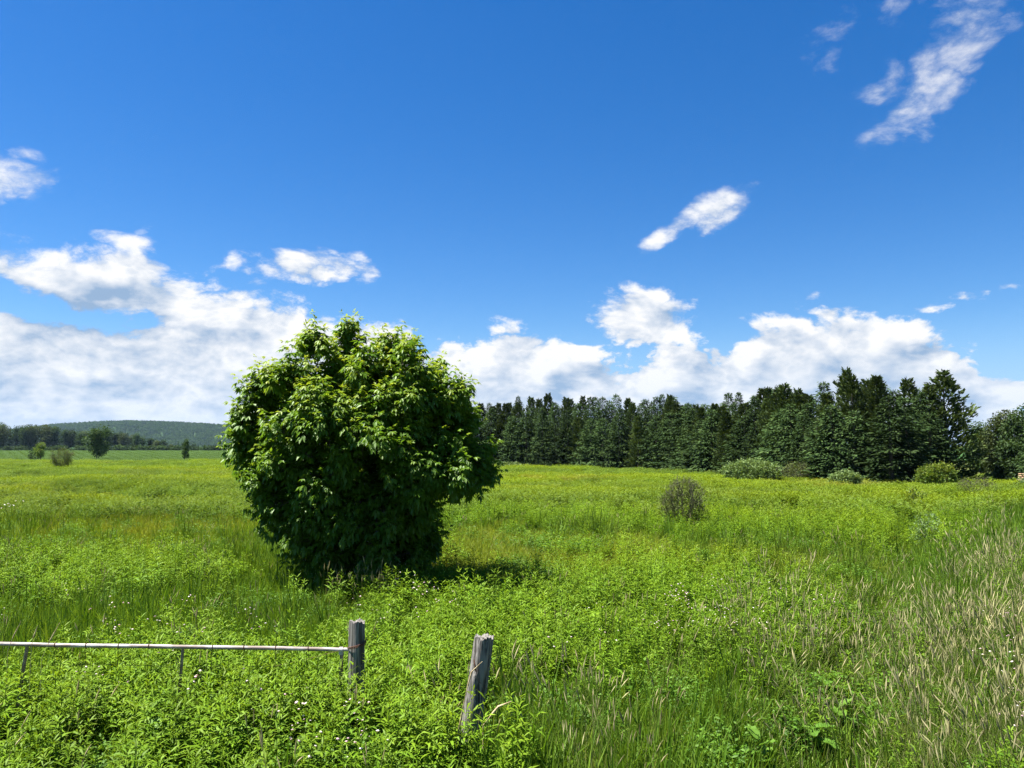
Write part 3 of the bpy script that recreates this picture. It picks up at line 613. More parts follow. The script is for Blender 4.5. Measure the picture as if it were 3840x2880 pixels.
def main_tree():
    R = np.random.RandomState(4); base = ground_at(1290, 2248); dist = base[1]; u = dist / FPX
    def w(px, py): return np.array([(px - 1290) * u, top_z(py, dist) - base[2]])
    # upright leafy boughs: column, row of the top, row of the foot, half width (photograph pixels), depth in metres
    PLUMES = [(1190, 1285, 1640, 48, -.3), (1278, 1262, 1600, 50, .2), (1120, 1370, 1720, 60, -.8), (1050, 1430, 1760, 58, .3), (985, 1440, 1700, 45, -.3), (965, 1530, 1770, 42, .3), (925, 1615, 1780, 32, -.2),
              (1365, 1345, 1700, 46, -.5), (1455, 1298, 1660, 48, .1), (1530, 1345, 1700, 50, -.6), (1612, 1392, 1750, 52, .4), (1685, 1460, 1820, 50, -.2), (1740, 1580, 1850, 42, .3), (1775, 1740, 1850, 38, -.1),
              (1250, 1500, 1950, 95, -1.1), (1430, 1540, 1960, 95, -1.1), (1120, 1650, 1960, 75, -.8), (1560, 1620, 1900, 70, -.9), (1040, 1740, 1900, 55, -.4), (1660, 1690, 1860, 60, -.8),
              (1220, 1850, 2150, 80, -.6), (1330, 1800, 2175, 105, -.7), (1460, 1850, 2140, 85, -.5), (1540, 1960, 2120, 55, -.1), (1070, 1840, 2030, 50, -.3)]
    PLUMES += [(cx + R.uniform(-45, 45), ty + R.uniform(30, 110), by, hw * 1.2, -oy + R.uniform(.3, 1.0)) for cx, ty, by, hw, oy in PLUMES[::2] + PLUMES[14:]]
    P = []; O = []
    for cx, ty, by, hw, oy in PLUMES:
        tp, bt = w(cx, ty), w(cx, by); hgt = tp[1] - bt[1]; r0 = hw * u; n = int(4 + 8.5 * hgt * r0 * 2.2)
        for k in range(n):
            q = R.uniform(0, 1) ** .8; rad = r0 * (math.sin(PI * min(.12 + .88 * q ** .9, .98)) ** .6) * R.uniform(.45, 1.05); a = R.uniform(0, 2 * PI)
            c = np.array([bt[0] + .10 * hw * u * math.sin(q * 5), oy, bt[1] + hgt * q]); e = np.array([math.cos(a), math.sin(a), 0]); m = R.randint(4, 8)
            P.append(c + e * rad + R.normal(0, 1, (m, 3)) * [.09, .09, .07]); O.append(np.repeat((e * [1, 1, 0] + [0, 0, .35 + .8 * q ** 3])[None], m, 0))
        P.append(np.array([[tp[0] + R.normal(0, .02), oy + R.normal(0, .02), tp[1] + dz] for dz in (-.26, -.12, .02, .12)])); O.append(np.tile([0, 0, 1.0], (4, 1)))
    P = np.concatenate(P); O = nrm(np.concatenate(O)); ok = P[:, 2] > .22; P, O = P[ok], O[ok]; print('shoots', len(P))
    t = thing('broadleaf_tree', 'bushy round leafy tree with drooping compound leaves standing alone in the meadow', 'tree', base)
    roots = []
    for k in range(7):
        a = k * 2 * PI / 7 + R.uniform(-.3, .3); sp = R.uniform(.15, .55)
        roots.append(((.13 * math.cos(a), .13 * math.sin(a), -.08), nrm(np.array([math.cos(a) * sp, math.sin(a) * sp, 1.0]))))
    N, par, own = grow(R, P, roots)
    limbs(N, par, own, 7, .0045, M['bark'], 'stem', t)
    # leafy shoots at every attraction point, each tied to the nearest limb by a twig
    g = Geo(); tw = Geo(); n = len(P)
    cen = np.array([0.05, 0, 2.5]); out = nrm(.55 * nrm(P - cen) + O)
    SD = nrm(out * [.8, .8, .4] + [0, 0, .50] + R.normal(0, .25, (n, 3)))
    D2 = ((P[:, None] - N[None]) ** 2).sum(2); nn = D2.argmin(1)
    for i in range(n):
        a = N[nn[i]]; tube(tw, [a, (a + P[i]) / 2 + [0, 0, .03], P[i], P[i] + SD[i] * .26], [.006, .005, .004, .002], 3)
    SL = R.uniform(.22, .42, n); new = np.clip((P[:, 2] - 2.0) / 3.5 + .35 * (out @ SUN_DIR), 0, 1)  # paler young growth up high, plus sunlight painted into the sun-facing leaf colour
    for k in range(6):
        s = (k + .2) / 5.2; c = P + SD * (SL * s)[:, None] - np.array([0, 0, .0])
        ax = nrm(np.cross(SD, R.normal(0, 1, (n, 3)) * .25 + [math.cos(k * 1.57), math.sin(k * 1.57), .1]))
        for sg in ((-1, 1) if k < 5 else (0,)):
            LD = nrm(SD * (.45 if k < 5 else 1) + ax * sg + R.normal(0, .15, (n, 3)))
            pet = R.uniform(.05, .10, n) * (1.15 - .5 * s); c2 = c + LD * pet[:, None]; RD = nrm(LD + [0, 0, -.38])
            c3 = c2 + RD * (pet * .9)[:, None]; sd = side_of(RD, R, .35); sz = R.uniform(.100, .165, n) * (1.1 - .40 * s)
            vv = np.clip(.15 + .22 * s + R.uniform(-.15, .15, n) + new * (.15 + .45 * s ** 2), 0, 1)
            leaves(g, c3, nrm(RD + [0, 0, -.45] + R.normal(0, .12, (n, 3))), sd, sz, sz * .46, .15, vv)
            for f, cc in ((.62, c3), (.75, c2 + RD * (pet * .35)[:, None])):
                for s2 in (-1, 1):
                    D3 = nrm(RD * f + sd * s2 * .8 + [0, 0, -.45] + R.normal(0, .15, (n, 3)))
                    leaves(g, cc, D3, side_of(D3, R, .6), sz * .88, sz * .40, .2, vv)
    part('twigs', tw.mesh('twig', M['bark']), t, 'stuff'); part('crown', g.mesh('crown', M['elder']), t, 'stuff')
main_tree()

def conifer(seed, h, r, kind):
    """trunk mesh and needle mesh of a conifer with whorls of boughs"""
    R = np.random.RandomState(seed); g = Geo(); k = Geo()
    lean = R.normal(0, .012 * h, 2)
    def axis_at(z): q = z / h; return np.array([lean[0] * q * q, lean[1] * q * q, z])
    tube(k, [axis_at(z) for z in np.linspace(-.15, h * .98, 7)], np.linspace(.018 * h + .03, .012, 7), 6)
    z = .02 * h
    while z < h * .985:
        q = z / h
        if kind == 'spruce': rr = r * (1 - q) ** .72 * R.uniform(.74, 1.15) + .08; nb = int(R.randint(9, 13)); rise = .30 * q - .10
        else: rr = r * (1 - q ** 1.2) ** .80 * R.uniform(.60, 1.18) + .16; nb = int(R.randint(7, 11)); rise = .18 + .55 * q
        a0 = R.uniform(0, 2 * PI)
        for b in range(nb):
            az = a0 + b * 2 * PI / nb + R.uniform(-.3, .3); L = rr * R.uniform(.65, 1.12)
            d = np.array([math.cos(az), math.sin(az), 0]); sd = np.array([-d[1], d[0], 0]); n = int(8 + 6 * L) if kind == 'spruce' else int(12 + 8 * L)
            t = R.uniform(.15, 1, n) ** .65
            dz = (rise * t - .28 * t ** 2 * (1 - q) + .12 * t ** 4) * L if kind == 'spruce' else (rise * t + .10 * t * t) * L
            c = axis_at(z) + d * (t * L)[:, None]; c[:, 2] += dz + R.normal(0, .12, n)
            spread = (1 - t * .75) * .42 * L; lat = R.uniform(-1, 1, n); c += sd * (lat * spread)[:, None]
            vb = R.uniform(.15, .65)
            if kind == 'spruce':
                D = nrm(d + sd * (lat * 1.1 + R.normal(0, .3, n))[:, None] + np.stack([0 * t, 0 * t, R.normal(-.15, .22, n)], 1)); ln = R.uniform(.28, .60, n) * (.55 + .45 * (1 - q)); wd = ln * R.uniform(.30, .5, n)
                blades(g, c, D, side_of(D, R, .95), ln, wd, R.uniform(.0, .35, n), 2, 'spray', np.clip(vb + .30 * (t - .5) + R.uniform(-.2, .2, n), 0, 1))
            else:
                D = nrm(d * .7 + sd * (lat * .8)[:, None] + np.stack([0 * t, 0 * t, R.uniform(.2, 1.3, n)], 1)); ln = R.uniform(.26, .50, n); wd = ln * R.uniform(.28, .5, n)
                blades(g, c, D, side_of(D, R, 1.5), ln, wd, R.uniform(-.1, .2, n), 2, 'spray', np.clip(vb + .35 * (t - .5) + R.uniform(-.2, .2, n), 0, 1))
        z += (.030 if kind == 'spruce' else .036) * h * R.uniform(.7, 1.3)
    n = 14; tp = axis_at(h * .95); D = nrm(np.stack([R.normal(0, .35, n), R.normal(0, .35, n), np.ones(n)], 1)); blades(g, np.repeat(tp[None], n, 0) + R.normal(0, .06, (n, 3)), D, side_of(D, R, 1.5), R.uniform(.3, .7, n), .1, 0, 2, 'spray', R.uniform(.4, 1, n))
    return k, g
CONI = []
for i in range(5): k, g = conifer(200 + i, 11.0, (3.4, 3.7, 3.1, 3.5, 3.9)[i], 'spruce'); CONI.append(('spruce_tree', k.mesh('spruce_trunk', M['darkbark'], True), g.mesh('spruce_crown', M['spruce']), 11.0))
for i in range(4): k, g = conifer(220 + i, 12.0, (2.9, 3.2, 2.6, 3.5)[i], 'pine'); CONI.append(('pine_tree', k.mesh('pine_trunk', M['darkbark'], True), g.mesh('pine_crown', M['pine']), 12.0))
def place_tree(kinds, i, loc, h, rotz, label, group, wide=1.0):
    nm, tm, cm, h0 = kinds[i]; s = h / h0
    t = thing(nm, label, 'tree', loc, rotz, group, (s * wide, s * wide, s)); part('trunk', tm, t); part('crown', cm, t, 'stuff')
    return t
ORD = ['leftmost', 'second', 'third', 'fourth', 'fifth', 'sixth', 'seventh', 'eighth', 'ninth', 'tenth', 'eleventh', 'twelfth', 'thirteenth', 'fourteenth', 'fifteenth', 'sixteenth', 'seventeenth', 'eighteenth', 'nineteenth', 'twentieth'] + ['twenty-' + q for q in ('first', 'second', 'third', 'fourth', 'fifth', 'sixth', 'seventh', 'eighth', 'ninth')] + ['thirtieth'] + ['thirty-' + q for q in ('first', 'second', 'third', 'fourth', 'fifth', 'sixth', 'seventh', 'eighth', 'ninth')] + ['fortieth'] + ['forty-' + q for q in ('first', 'second', 'third', 'fourth', 'fifth', 'sixth', 'seventh', 'eighth', 'ninth')]
def nth(i): return ORD[i] if i == 0 else ORD[i] + ' from left'
SKYX = [1560, 1800, 1900, 2000, 2150, 2300, 2350, 2440, 2520, 2600, 2700, 2760, 2850, 2930, 3010, 3080, 3145, 3230, 3300, 3340, 3420, 3540, 3590, 3640]
SKYY = [1515, 1500, 1490, 1494, 1488, 1474, 1505, 1476, 1492, 1502, 1490, 1470, 1482, 1440, 1465, 1445, 1412, 1406, 1412, 1404, 1414, 1400, 1420, 1450]
def conifer_stand():
    R = np.random.RandomState(12)
    EDGE = np.array([ground_at(px, py)[:2] for px, py in ((1640, 1751), (1800, 1753), (2000, 1758), (2300, 1767), (2500, 1773), (2700, 1794), (2900, 1811), (3100, 1831), (3300, 1842), (3480, 1840), (3560, 1836))])
    seg = np.r_[0, np.cumsum(np.linalg.norm(np.diff(EDGE, axis=0), axis=1))]
    for row, (gap, back, lo) in enumerate(((3.1, 0.5, .82), (2.7, 4.5, .95), (2.4, 8.5, 1.0))):
        s = 0.5; lst = []
        while s < seg[-1]:
            x = np.interp(s, seg, EDGE[:, 0]); y = np.interp(s, seg, EDGE[:, 1]) + back + R.uniform(-.8, .8); x *= (y / (y - back)) ** .6
            px = 1920 + FPX * x / y; lst.append((x, y, px)); s += gap * R.uniform(.75, 1.3)
        lst.sort(key=lambda q: q[2])
        for i, (x, y, px) in enumerate(lst):
            z = float(H(x, y)); py = np.interp(px, SKYX, SKYY); h = (top_z(py, y) - z) * lo * (R.uniform(.82, 1.08) if row == 0 else R.uniform(.90, 1.05))
            pine = R.uniform() < (.14 if row == 0 else .42); k = R.randint(5, 9) if pine else R.randint(0, 5)
            what = ('olive pine' if pine else 'dark spruce')
            lab = ['%s at the front edge of the conifer stand, %s' % (what, nth(i)), '%s in the second row of the conifer stand, %s' % (what, nth(i)), '%s in the back row of the conifer stand, %s' % (what, nth(i))][row]
            place_tree(CONI, k, (x, y, z - .05), h, R.uniform(0, 6.28), lab, ['front row of the conifer stand', 'second row of the conifer stand', 'back row of the conifer stand'][row], R.uniform(.95, 1.2) * 11.0 / max(h, 8) if row == 0 else R.uniform(.85, 1.05) * 11 / max(h, 8))
    # the big pine that closes the stand on the right
    p = on_col(3545, 77); place_tree(CONI, 8, p, top_z(1402, 77) - p[2], 1.0, 'largest pine with long layered boughs closing the conifer stand at its right end', 'front row of the conifer stand', 1.25)
    p = on_col(3885, 62); place_tree(CONI, 1, p, 7.5, 2.0, 'spruce at the right edge of the photo with boughs over the lumber stack', None, .8)
conifer_stand()

def broad(seed, h, w, trunk_h, nlob=9, n=2600, leaf=.42, mat='broad', tmat='darkbark'):
    R = np.random.RandomState(seed); g = Geo(); k = Geo()
    tube(k, [(0, 0, -.2), (R.normal(0, .1), 0, trunk_h), (R.normal(0, .2), R.normal(0, .2), h * .75)], [.028 * h * .8, .02 * h * .8, .006 * h], 6)
    per = n // nlob
    for j in range(nlob):
        q = (j + .5) / nlob; cz = trunk_h + (h - trunk_h) * (.12 + .76 * q); ww = w * .5 * math.sin(PI * (.18 + .72 * q)) ** .7; a = R.uniform(0, 2 * PI); rr = ww * R.uniform(.15, .65)
        c = np.array([rr * math.cos(a), rr * math.sin(a), cz]); e = np.array([w * .30, w * .30, (h - trunk_h) * .17]) * R.uniform(.75, 1.2)
        tube(k, [(0, 0, max(trunk_h * .8, cz - rr * 1.2)), c * [.6, .6, 1] - [0, 0, .2], c], [.010 * h, .006 * h, .003 * h], 4)
        d = nrm(R.normal(0, 1, (per, 3))); r = R.uniform(.45, 1.08, per); P = c + d * r[:, None] * e
        D = nrm(d * .7 + R.normal(0, .6, (per, 3)) + [0, 0, -.15]); ln = leaf * R.uniform(.6, 1.3, per)
        leaves(g, P, D, side_of(D, R, 1.2), ln, ln * .6, .2, np.clip(.45 + .25 * d[:, 2] + R.uniform(-.35, .35, per), 0, 1))
    return k, g
WOOD = []
for i in range(5): k, g = broad(300 + i, 18, (9, 10.5, 8, 9.5, 11)[i], (3, 2, 4, 2.5, 2)[i], 11, 2200, .85, 'broad'); WOOD.append(('broadleaf_tree', k.mesh('wood_trunk', M['darkbark'], True), g.mesh('wood_crown', M['olive' if i in (1, 3) else 'broad']), 18.0))
k, g = conifer(330, 18, 2.4, 'spruce'); WOOD.append(('spruce_tree', k.mesh('far_trunk', M['darkbark'], True), g.mesh('far_spruce', M['spruce']), 18.0))
k, g = broad(331, 18, 5, 5, 7, 300, .7); WOOD.append(('bare_tree', k.mesh('bare_trunk', M['twig'], True), g.mesh('bare_crown', M['brown']), 18.0))
def far_wood():
    R = np.random.RandomState(31)
    TX = [-100, 0, 60, 110, 200, 240, 300, 420, 500, 560, 640, 720, 800, 900, 1000]; TY = [1580, 1585, 1594, 1590, 1593, 1612, 1612, 1608, 1624, 1634, 1652, 1662, 1672, 1676, 1676]
    px = -90.0; i = 0; lst = []
    while px < 960: lst.append(px); px += R.uniform(24, 44)
    for row in range(2):
        for i, px in enumerate(lst):
            q = px + row * 18 + R.uniform(-6, 6); dist = 596 + 14 * row + R.uniform(-4, 4); p = on_col(q, dist); py = np.interp(q, TX, TY) + R.uniform(-3, 12)
            kk = R.choice([0, 1, 2, 3, 4, 5, 6], p=[.18, .18, .17, .17, .14, .12, .04]); h = top_z(py, dist) - p[2]
            if row and q > 560: kk = R.choice([0, 2, 5])
            what = ('broad crowned tree', 'olive crowned tree', 'tall broadleaf tree', 'olive broadleaf tree', 'wide dark tree', 'narrow spruce', 'thin half bare tree')[kk]
            place_tree(WOOD, kk, p, h, R.uniform(0, 6.28), '%s in the %s row of the far wood, %s' % (what, ('front', 'rear')[row], nth(i)), ('front', 'rear')[row] + ' row of the far wood', 1.0 if h > 9 else 1.35)
    # scrub along the wood edge and the woodland hidden behind the tree
    sc = protos('scrub', [broad(340 + j, 3.2, 4.5, .2, 5, 260, .6)[1].mesh('scrub', M['broad']) for j in range(3)])
    n = 420; q = R.uniform(-150, 1720, n); d = 588 + R.uniform(-5, 6, n); x = (q - 1920) / FPX * d; s = R.uniform(.6, 1.5, n)
    scatter('undergrowth', sc, np.stack([x, d, H(x, d)], 1), np.stack([0 * x, 0 * x, R.uniform(0, 6, n)], 1), np.stack([s * 1.3, s, s], 1), 0 * x, 0 * x, 'low scrub along the foot of the far wood', 'undergrowth')
    fw = protos('farwood', [WOOD[j][2] for j in (0, 1, 3, 5)])
    n = 90; q = R.uniform(960, 1760, n); d = 600 + R.uniform(0, 25, n); x = (q - 1920) / FPX * d; s = R.uniform(.35, .55, n)
    scatter('far_woodland', fw, np.stack([x, d, H(x, d)], 1), np.stack([0 * x, 0 * x, R.uniform(0, 6, n)], 1), np.stack([s, s, s], 1), 0 * x, 0 * x, 'far woodland glimpsed through the leafy tree', 'woodland')
far_wood()

def hill():
    R = np.random.RandomState(41); d0, d1 = 2500.0, 3300.0
    PX = [-1200, -400, 0, 180, 300, 420, 520, 700, 880, 1100, 1400, 1700, 2000]; PY = [1655, 1640, 1622, 1606, 1586, 1580, 1578, 1583, 1592, 1606, 1630, 1652, 1668]
    xs = np.linspace(-3900, 200, 150); ts = np.linspace(0, 1.5, 40); X, T = np.meshgrid(xs, ts)
    def hz(x, t):
        px = 1920 + FPX * x / d1; top = np.maximum(EYE[2] + (1672 - np.interp(px, PX, PY)) / FPX * d1 - 9, 0)
        prof = np.where(t < 1, np.sin(np.clip(t, 0, 1) * PI / 2) ** 1.25, np.cos(np.clip(t - 1, 0, .6) * PI * .8))
        return -3.0 + top * prof + (fbm(x * .004, t * 4, 51, 4) - .5) * 26 * np.sin(np.clip(t, 0, 1) * PI)
    Y = d0 + (d1 - d0) * T; Z = hz(X, T); nx, ny = len(xs), len(ts); i = np.arange(nx * ny).reshape(ny, nx)
    g = Geo(); g.add(np.stack([X, Y, Z], -1).reshape(-1, 3), None, np.stack([i[:-1, :-1], i[:-1, 1:], i[1:, 1:], i[1:, :-1]], -1).reshape(-1, 4))
    m = plain_mat('hill_forest_floor', (0.024, 0.046, 0.014), (0.040, 0.068, 0.020), .02, 1.0, 0, 0)
    o = bpy.data.objects.new('hill', g.mesh('hill', m, True)); link(o); tag(o, 'long low wooded hill on the horizon', kind='structure')
    cr = protos('hilltree', [broad(350 + j, 11, (10, 9, 11)[j], 1, 5, 220, 2.0)[1].mesh('hill_tree', M['hillleaf']) for j in range(3)] + [conifer(360, 13, 2.0, 'spruce')[1].mesh('hill_spruce', M['spruce'])])
    n = 15000; x = R.uniform(-2600, -250, n); t = R.uniform(.02, 1.02, n) ; z = hz(x, t); s = R.uniform(.7, 1.35, n); sw = s * R.uniform(.8, 1.3, n)
    scatter('hill_wood', cr, np.stack([x, d0 + (d1 - d0) * t, z - 1], 1), np.stack([0 * x, 0 * x, R.uniform(0, 6, n)], 1), np.stack([sw, sw, s], 1), 0 * x, 0 * x, 'dense forest covering the far hill', 'forest')
hill()

def shrub(name, label, px, py, wpx, hpx, leafmat, nleaf, leafsz, seed, stems=10, natt=160, twigs=True, flat=1.0, group=None, woodmat='twig', cat='shrub', dist=None, shape=1.0, kill=.22):
    R = np.random.RandomState(seed); b = ground_at(px, py) if dist is None else on_col(px, dist); u = b[1] / FPX; w = wpx * u; h = hpx * u
    t = thing(name, label, cat, b, 0, group); d = nrm(R.normal(0, 1, (natt, 3))); r = R.uniform(.15, 1, natt) ** .45
    A = d * r[:, None] * [w / 2, w / 2 * .9, h * .5]; A[:, 2] += h * .52; A = A[A[:, 2] > h * .06]
    if shape != 1.0: A[:, :2] *= (shape + (1 - shape) * np.clip(A[:, 2:3] / h, 0, 1))
    st = max(h * .045, .05); roots = []
    for k in range(stems):
        a = k * 2 * PI / stems + R.uniform(-.3, .3); sp = R.uniform(.2, .8); roots.append(((.04 * h * math.cos(a), .04 * h * math.sin(a), -.05), nrm(np.array([math.cos(a) * sp, math.sin(a) * sp, 1.0]))))
    N, par, own = grow(R, A, roots, st, st * 1.6, h * 1.2, 60); limbs(N, par, own, stems, .0016 * h + .001, M[woodmat], 'stem', t, (4, 3))
    if twigs:
        g = Geo(); m = len(N); n = natt * 5; i = R.randint(m // 3, m, n); D = nrm(nrm(N[i] - [0, 0, h * .2]) + R.normal(0, .45, (n, 3)) + [0, 0, .35]); L = h * R.uniform(.06, .16, n)
        blades(g, N[i], D, side_of(D, R, 1.5), L, .004 * h + .003, 0, 1, 'grass', .5); part('twigs', g.mesh('twig', M[woodmat]), t, 'stuff')
    g = Geo(); i = R.randint(0, len(A), nleaf); P = A[i] + R.normal(0, .055 * h, (nleaf, 3)); P[:, 2] = np.maximum(P[:, 2], .02)
    D = nrm(nrm(P - [0, 0, h * .35]) * .6 + R.normal(0, .6, (nleaf, 3)) + [0, 0, .25]); L = leafsz * R.uniform(.6, 1.35, nleaf)
    leaves(g, P, D, side_of(D, R, 1.2), L, L * .45, .15, np.clip(.2 + .55 * P[:, 2] / h + R.uniform(-.25, .25, nleaf), 0, 1)); part('crown', g.mesh('crown', M[leafmat]), t, 'stuff')
    return t
shrub('shrub', 'sparse dark twiggy shrub standing alone in the field between tree and bank', 2565, 2012, 195, 212, 'brown', 6500, .065, 401, 15, 460, shape=.62)
shrub('shrub', 'round grey brown shrub at the left of the meadow before the crop', 228, 1768, 118, 84, 'brown', 4200, .17, 402, 12, 300, shape=.25)
shrub('willow_bush', 'broad pale green willow bush at the foot of the conifers', 2818, 1832, 220, 104, 'willow', 11000, .22, 403, 10, 420, shape=.85)
shrub('willow_bush', 'small pale green willow bush right of the grey leafless shrub', 3170, 1854, 116, 84, 'willow', 5600, .19, 404, 8, 260, shape=.8)
shrub('shrub', 'grey nearly leafless shrub between the two pale willow bushes', 2992, 1830, 132, 94, 'brown', 2600, .15, 405, 15, 420, shape=.7)
shrub('shrub', 'green rounded shrub at the right end of the stand', 3520, 1862, 150, 118, 'bright', 8000, .20, 406, 8, 300, shape=.8)
shrub('brush_pile', 'tangle of grey dead brush beside the right hand shrub', 3665, 1880, 150, 88, 'brown', 900, .12, 407, 16, 420, shape=.95, cat='brush')
shrub('shrub', 'low grey green shrub at the left end of the conifer edge', 1915, 1766, 110, 32, 'willow', 1600, .26, 408, 8, 120, shape=.9)
shrub('sapling', 'yellow green sapling in front of the dark conifers above the willow bush', 2888, 1795, 62, 150, 'bright', 3600, .19, 409, 3, 140, shape=.7, cat='tree')
shrub('sapling', 'young sumac sapling with yellow leaves near the right bank', 3435, 1930, 105, 95, 'bright', 420, .16, 410, 3, 60, twigs=False, shape=.5, cat='sapling')
shrub('sapling', 'silvery leaved sapling by the ditch at the right', 3480, 2080, 140, 150, 'silver', 900, .085, 411, 5, 110, twigs=False, shape=.6, cat='sapling')
def lone_trees():
    p = ground_at(363, 1727); u = p[1] / FPX
    k, g = broad(420, 130 * u, 96 * u, 14 * u, 10, 3800, .42); k2 = k
    t = thing('broadleaf_tree', 'dark full tree standing alone at the edge of the crop', 'tree', p); part('trunk', k.mesh('lone_trunk', M['darkbark'], True), t); part('crown', g.mesh('lone_crown', M['broad']), t, 'stuff')
    p = ground_at(150, 1737); u = p[1] / FPX; k, g = broad(421, 80 * u, 48 * u, 20 * u, 6, 1100, .30)
    t = thing('broadleaf_tree', 'small yellow green tree at the crop edge near the left of the photo', 'tree', p); part('trunk', k.mesh('small_trunk', M['darkbark'], True), t); part('crown', g.mesh('small_crown', M['bright']), t, 'stuff')
    shrub('shrub', 'dark bush behind the small yellow green tree', 128, 1730, 46, 40, 'broad', 900, .3, 424, 6, 80)
    p = ground_at(692, 1732); u = p[1] / FPX; k, g = broad(422, 88 * u, 30 * u, 8 * u, 8, 1300, .30)
    t = thing('broadleaf_tree', 'slim leaning tree wrapped in leaves at the crop edge', 'tree', p); part('trunk', k.mesh('slim_trunk', M['darkbark'], True), t); part('crown', g.mesh('slim_crown', M['broad']), t, 'stuff')
    for i, (px, dist, py, w, mt, lab) in enumerate(((3755, 92, 1540, 120, 'bright', 'olive green broadleaf tree right of the conifer stand'), (3850, 80, 1515, 170, 'broad', 'tall broadleaf tree cut by the right edge of the photo'), (3670, 100, 1590, 90, 'broad', 'small dark broadleaf tree just beyond the last pine'), (3790, 76, 1660, 110, 'broad', 'low dark tree above the lumber stack'))):
        p = on_col(px, dist); u = dist / FPX; h = top_z(py, dist) - p[2]; k, g = broad(430 + i, h, w * u * 1.3, h * .08, 13, 9000, .30)
        t = thing('broadleaf_tree', lab, 'tree', p); part('trunk', k.mesh('edge_trunk', M['darkbark'], True), t); part('crown', g.mesh('edge_crown', M['olive' if i == 0 else 'broad']), t, 'stuff')
lone_trees()

# ------------------------------------------------------------------ gate, posts, small things
def wood_material():
    m = bpy.data.materials.new('weathered_wood'); m.use_nodes = True; nt = m.node_tree; t = Tree(nt); b = nt.nodes['Principled BSDF']
    tc = t.n('ShaderNodeTexCoord'); O = tc.outputs['Object']; v = t.v('MULTIPLY', O, (1, 1, .03)); v2 = t.v('MULTIPLY', O, (1, 1, .16))
    g1 = t.noise(v, 55, 3, .55); g2 = t.noise(v2, 20, 3, .6); g3 = t.noise(O, 9, 4, .6)
    c = t.mix(t.smooth(g1, .36, .62), (0.045, 0.041, 0.036), (0.235, 0.220, 0.200)); c = t.mix(t.smooth(g2, .55, .75), c, (0.085, 0.078, 0.070)); c = t.mix(t.m('MULTIPLY', t.smooth(g3, .56, .7), .6), c, (0.27, 0.26, 0.24))
    t.put(b.inputs['Base Color'], c); b.inputs['Roughness'].default_value = .9; b.inputs['Specular IOR Level'].default_value = .15
    bp = t.n('ShaderNodeBump'); bp.inputs['Strength'].default_value = .9; bp.inputs['Distance'].default_value = .012; t.put(bp.inputs['Height'], g1); t.put(b.inputs['Normal'], bp.outputs[0])
    return m
M['wood'] = wood_material()
M['pipe'] = plain_mat('pale_pipe_paint', (0.20, 0.155, 0.130), (0.52, 0.49, 0.47), 14, .6, .0, .1, (.25, 1, 1), 6, .40, .64)
M['rust'] = plain_mat('rusty_iron', (0.060, 0.026, 0.016), (0.17, 0.090, 0.055), 40, .8, .1, .2)
M['leg'] = plain_mat('rust_stained_pipe', (0.15, 0.085, 0.055), (0.36, 0.28, 0.21), 22, .7, .0, .15, (1, 1, .3), 6, .4, .7)

def post(name, label, px, dist, py_top, diam, lean, seed, knot):
    R = np.random.RandomState(seed); b = on_col(px, dist); h = top_z(py_top, dist) - b[2] + .02
    t = thing(name, label, 'post', b); g = Geo(); nz, na = 34, 64; th = np.arange(na) * 2 * PI / na
    rr0 = 1 + .05 * np.sin(2 * th + R.uniform(0, 6)) + .035 * np.sin(3 * th + R.uniform(0, 6))
    cr = np.zeros(na)
    for c in range(17): cr -= R.uniform(.02, .10) * np.exp(-((np.angle(np.exp(1j * (th - R.uniform(0, 2 * PI))))) / R.uniform(.03, .07)) ** 2)
    zs = np.linspace(-.35, h, nz); V = []
    for iz, z in enumerate(zs):
        q = max(z, 0) / h; wav = .03 * np.sin(z * 7 + th + seed) * .5
        r = diam / 2 * (rr0 + cr * (.6 + .4 * math.sin(z * 5 + seed)) + wav) * (1.08 - .08 * q)
        kd = np.exp(-(((np.angle(np.exp(1j * (th - knot[0])))) / .35) ** 2 + ((z - knot[1] * h) / .06) ** 2)); r = r + .022 * kd
        zz = np.full(na, z)
        if iz == nz - 1: zz = z + .012 * np.sin(5 * th + 1) + R.uniform(-.008, .010, na)
        V.append(np.stack([r * np.cos(th) + lean[0] * z, r * np.sin(th) + lean[1] * z, zz], 1))
    V = np.array(V); F = []
    for i in range(nz - 1):
        for j in range(na): k = (j + 1) % na; F.append((i * na + j, i * na + k, (i + 1) * na + k, (i + 1) * na + j))
    g.add(V.reshape(-1, 3), None, F)
    # split, sunken end grain
    rings = [V[-1]]
    for f in (.8, .5, .2):
        q = V[-1].copy(); c = q.mean(0); q = c + (q - c) * f; q[:, 2] += R.uniform(-.014, .006, na) * (1 if f > .3 else .5) - .006; rings.append(q)
    W = np.concatenate(rings + [rings[-1].mean(0)[None]]); F = []
    for i in range(3):
        for j in range(na): k = (j + 1) % na; F.append((i * na + j, i * na + k, (i + 1) * na + k, (i + 1) * na + j))
    g.add(W, [(3 * na + j, 3 * na + (j + 1) % na, 4 * na) for j in range(na)], F)
    part('shaft', g.mesh('post_shaft', M['wood']), t)
    return t, b, h
POST_A = post('fence_post', 'upright grey weathered wooden post at the end of the pipe gate', 1352, 8.0, 2338, .165, (.0, .0), 3, (-.5, .50))
POST_B = post('fence_post', 'leaning grey weathered wooden post standing free right of the gate', 1748, 7.4, 2400, .195, (.145, .03), 8, (-1.9, .72))
def wire(pts, r=.0022, sides=4, name='wire', parent=None, mat='rust', n=None):
    g = Geo(); tube(g, pts, r, sides, .5); return part(name, g.mesh(name, M[mat], True), parent)
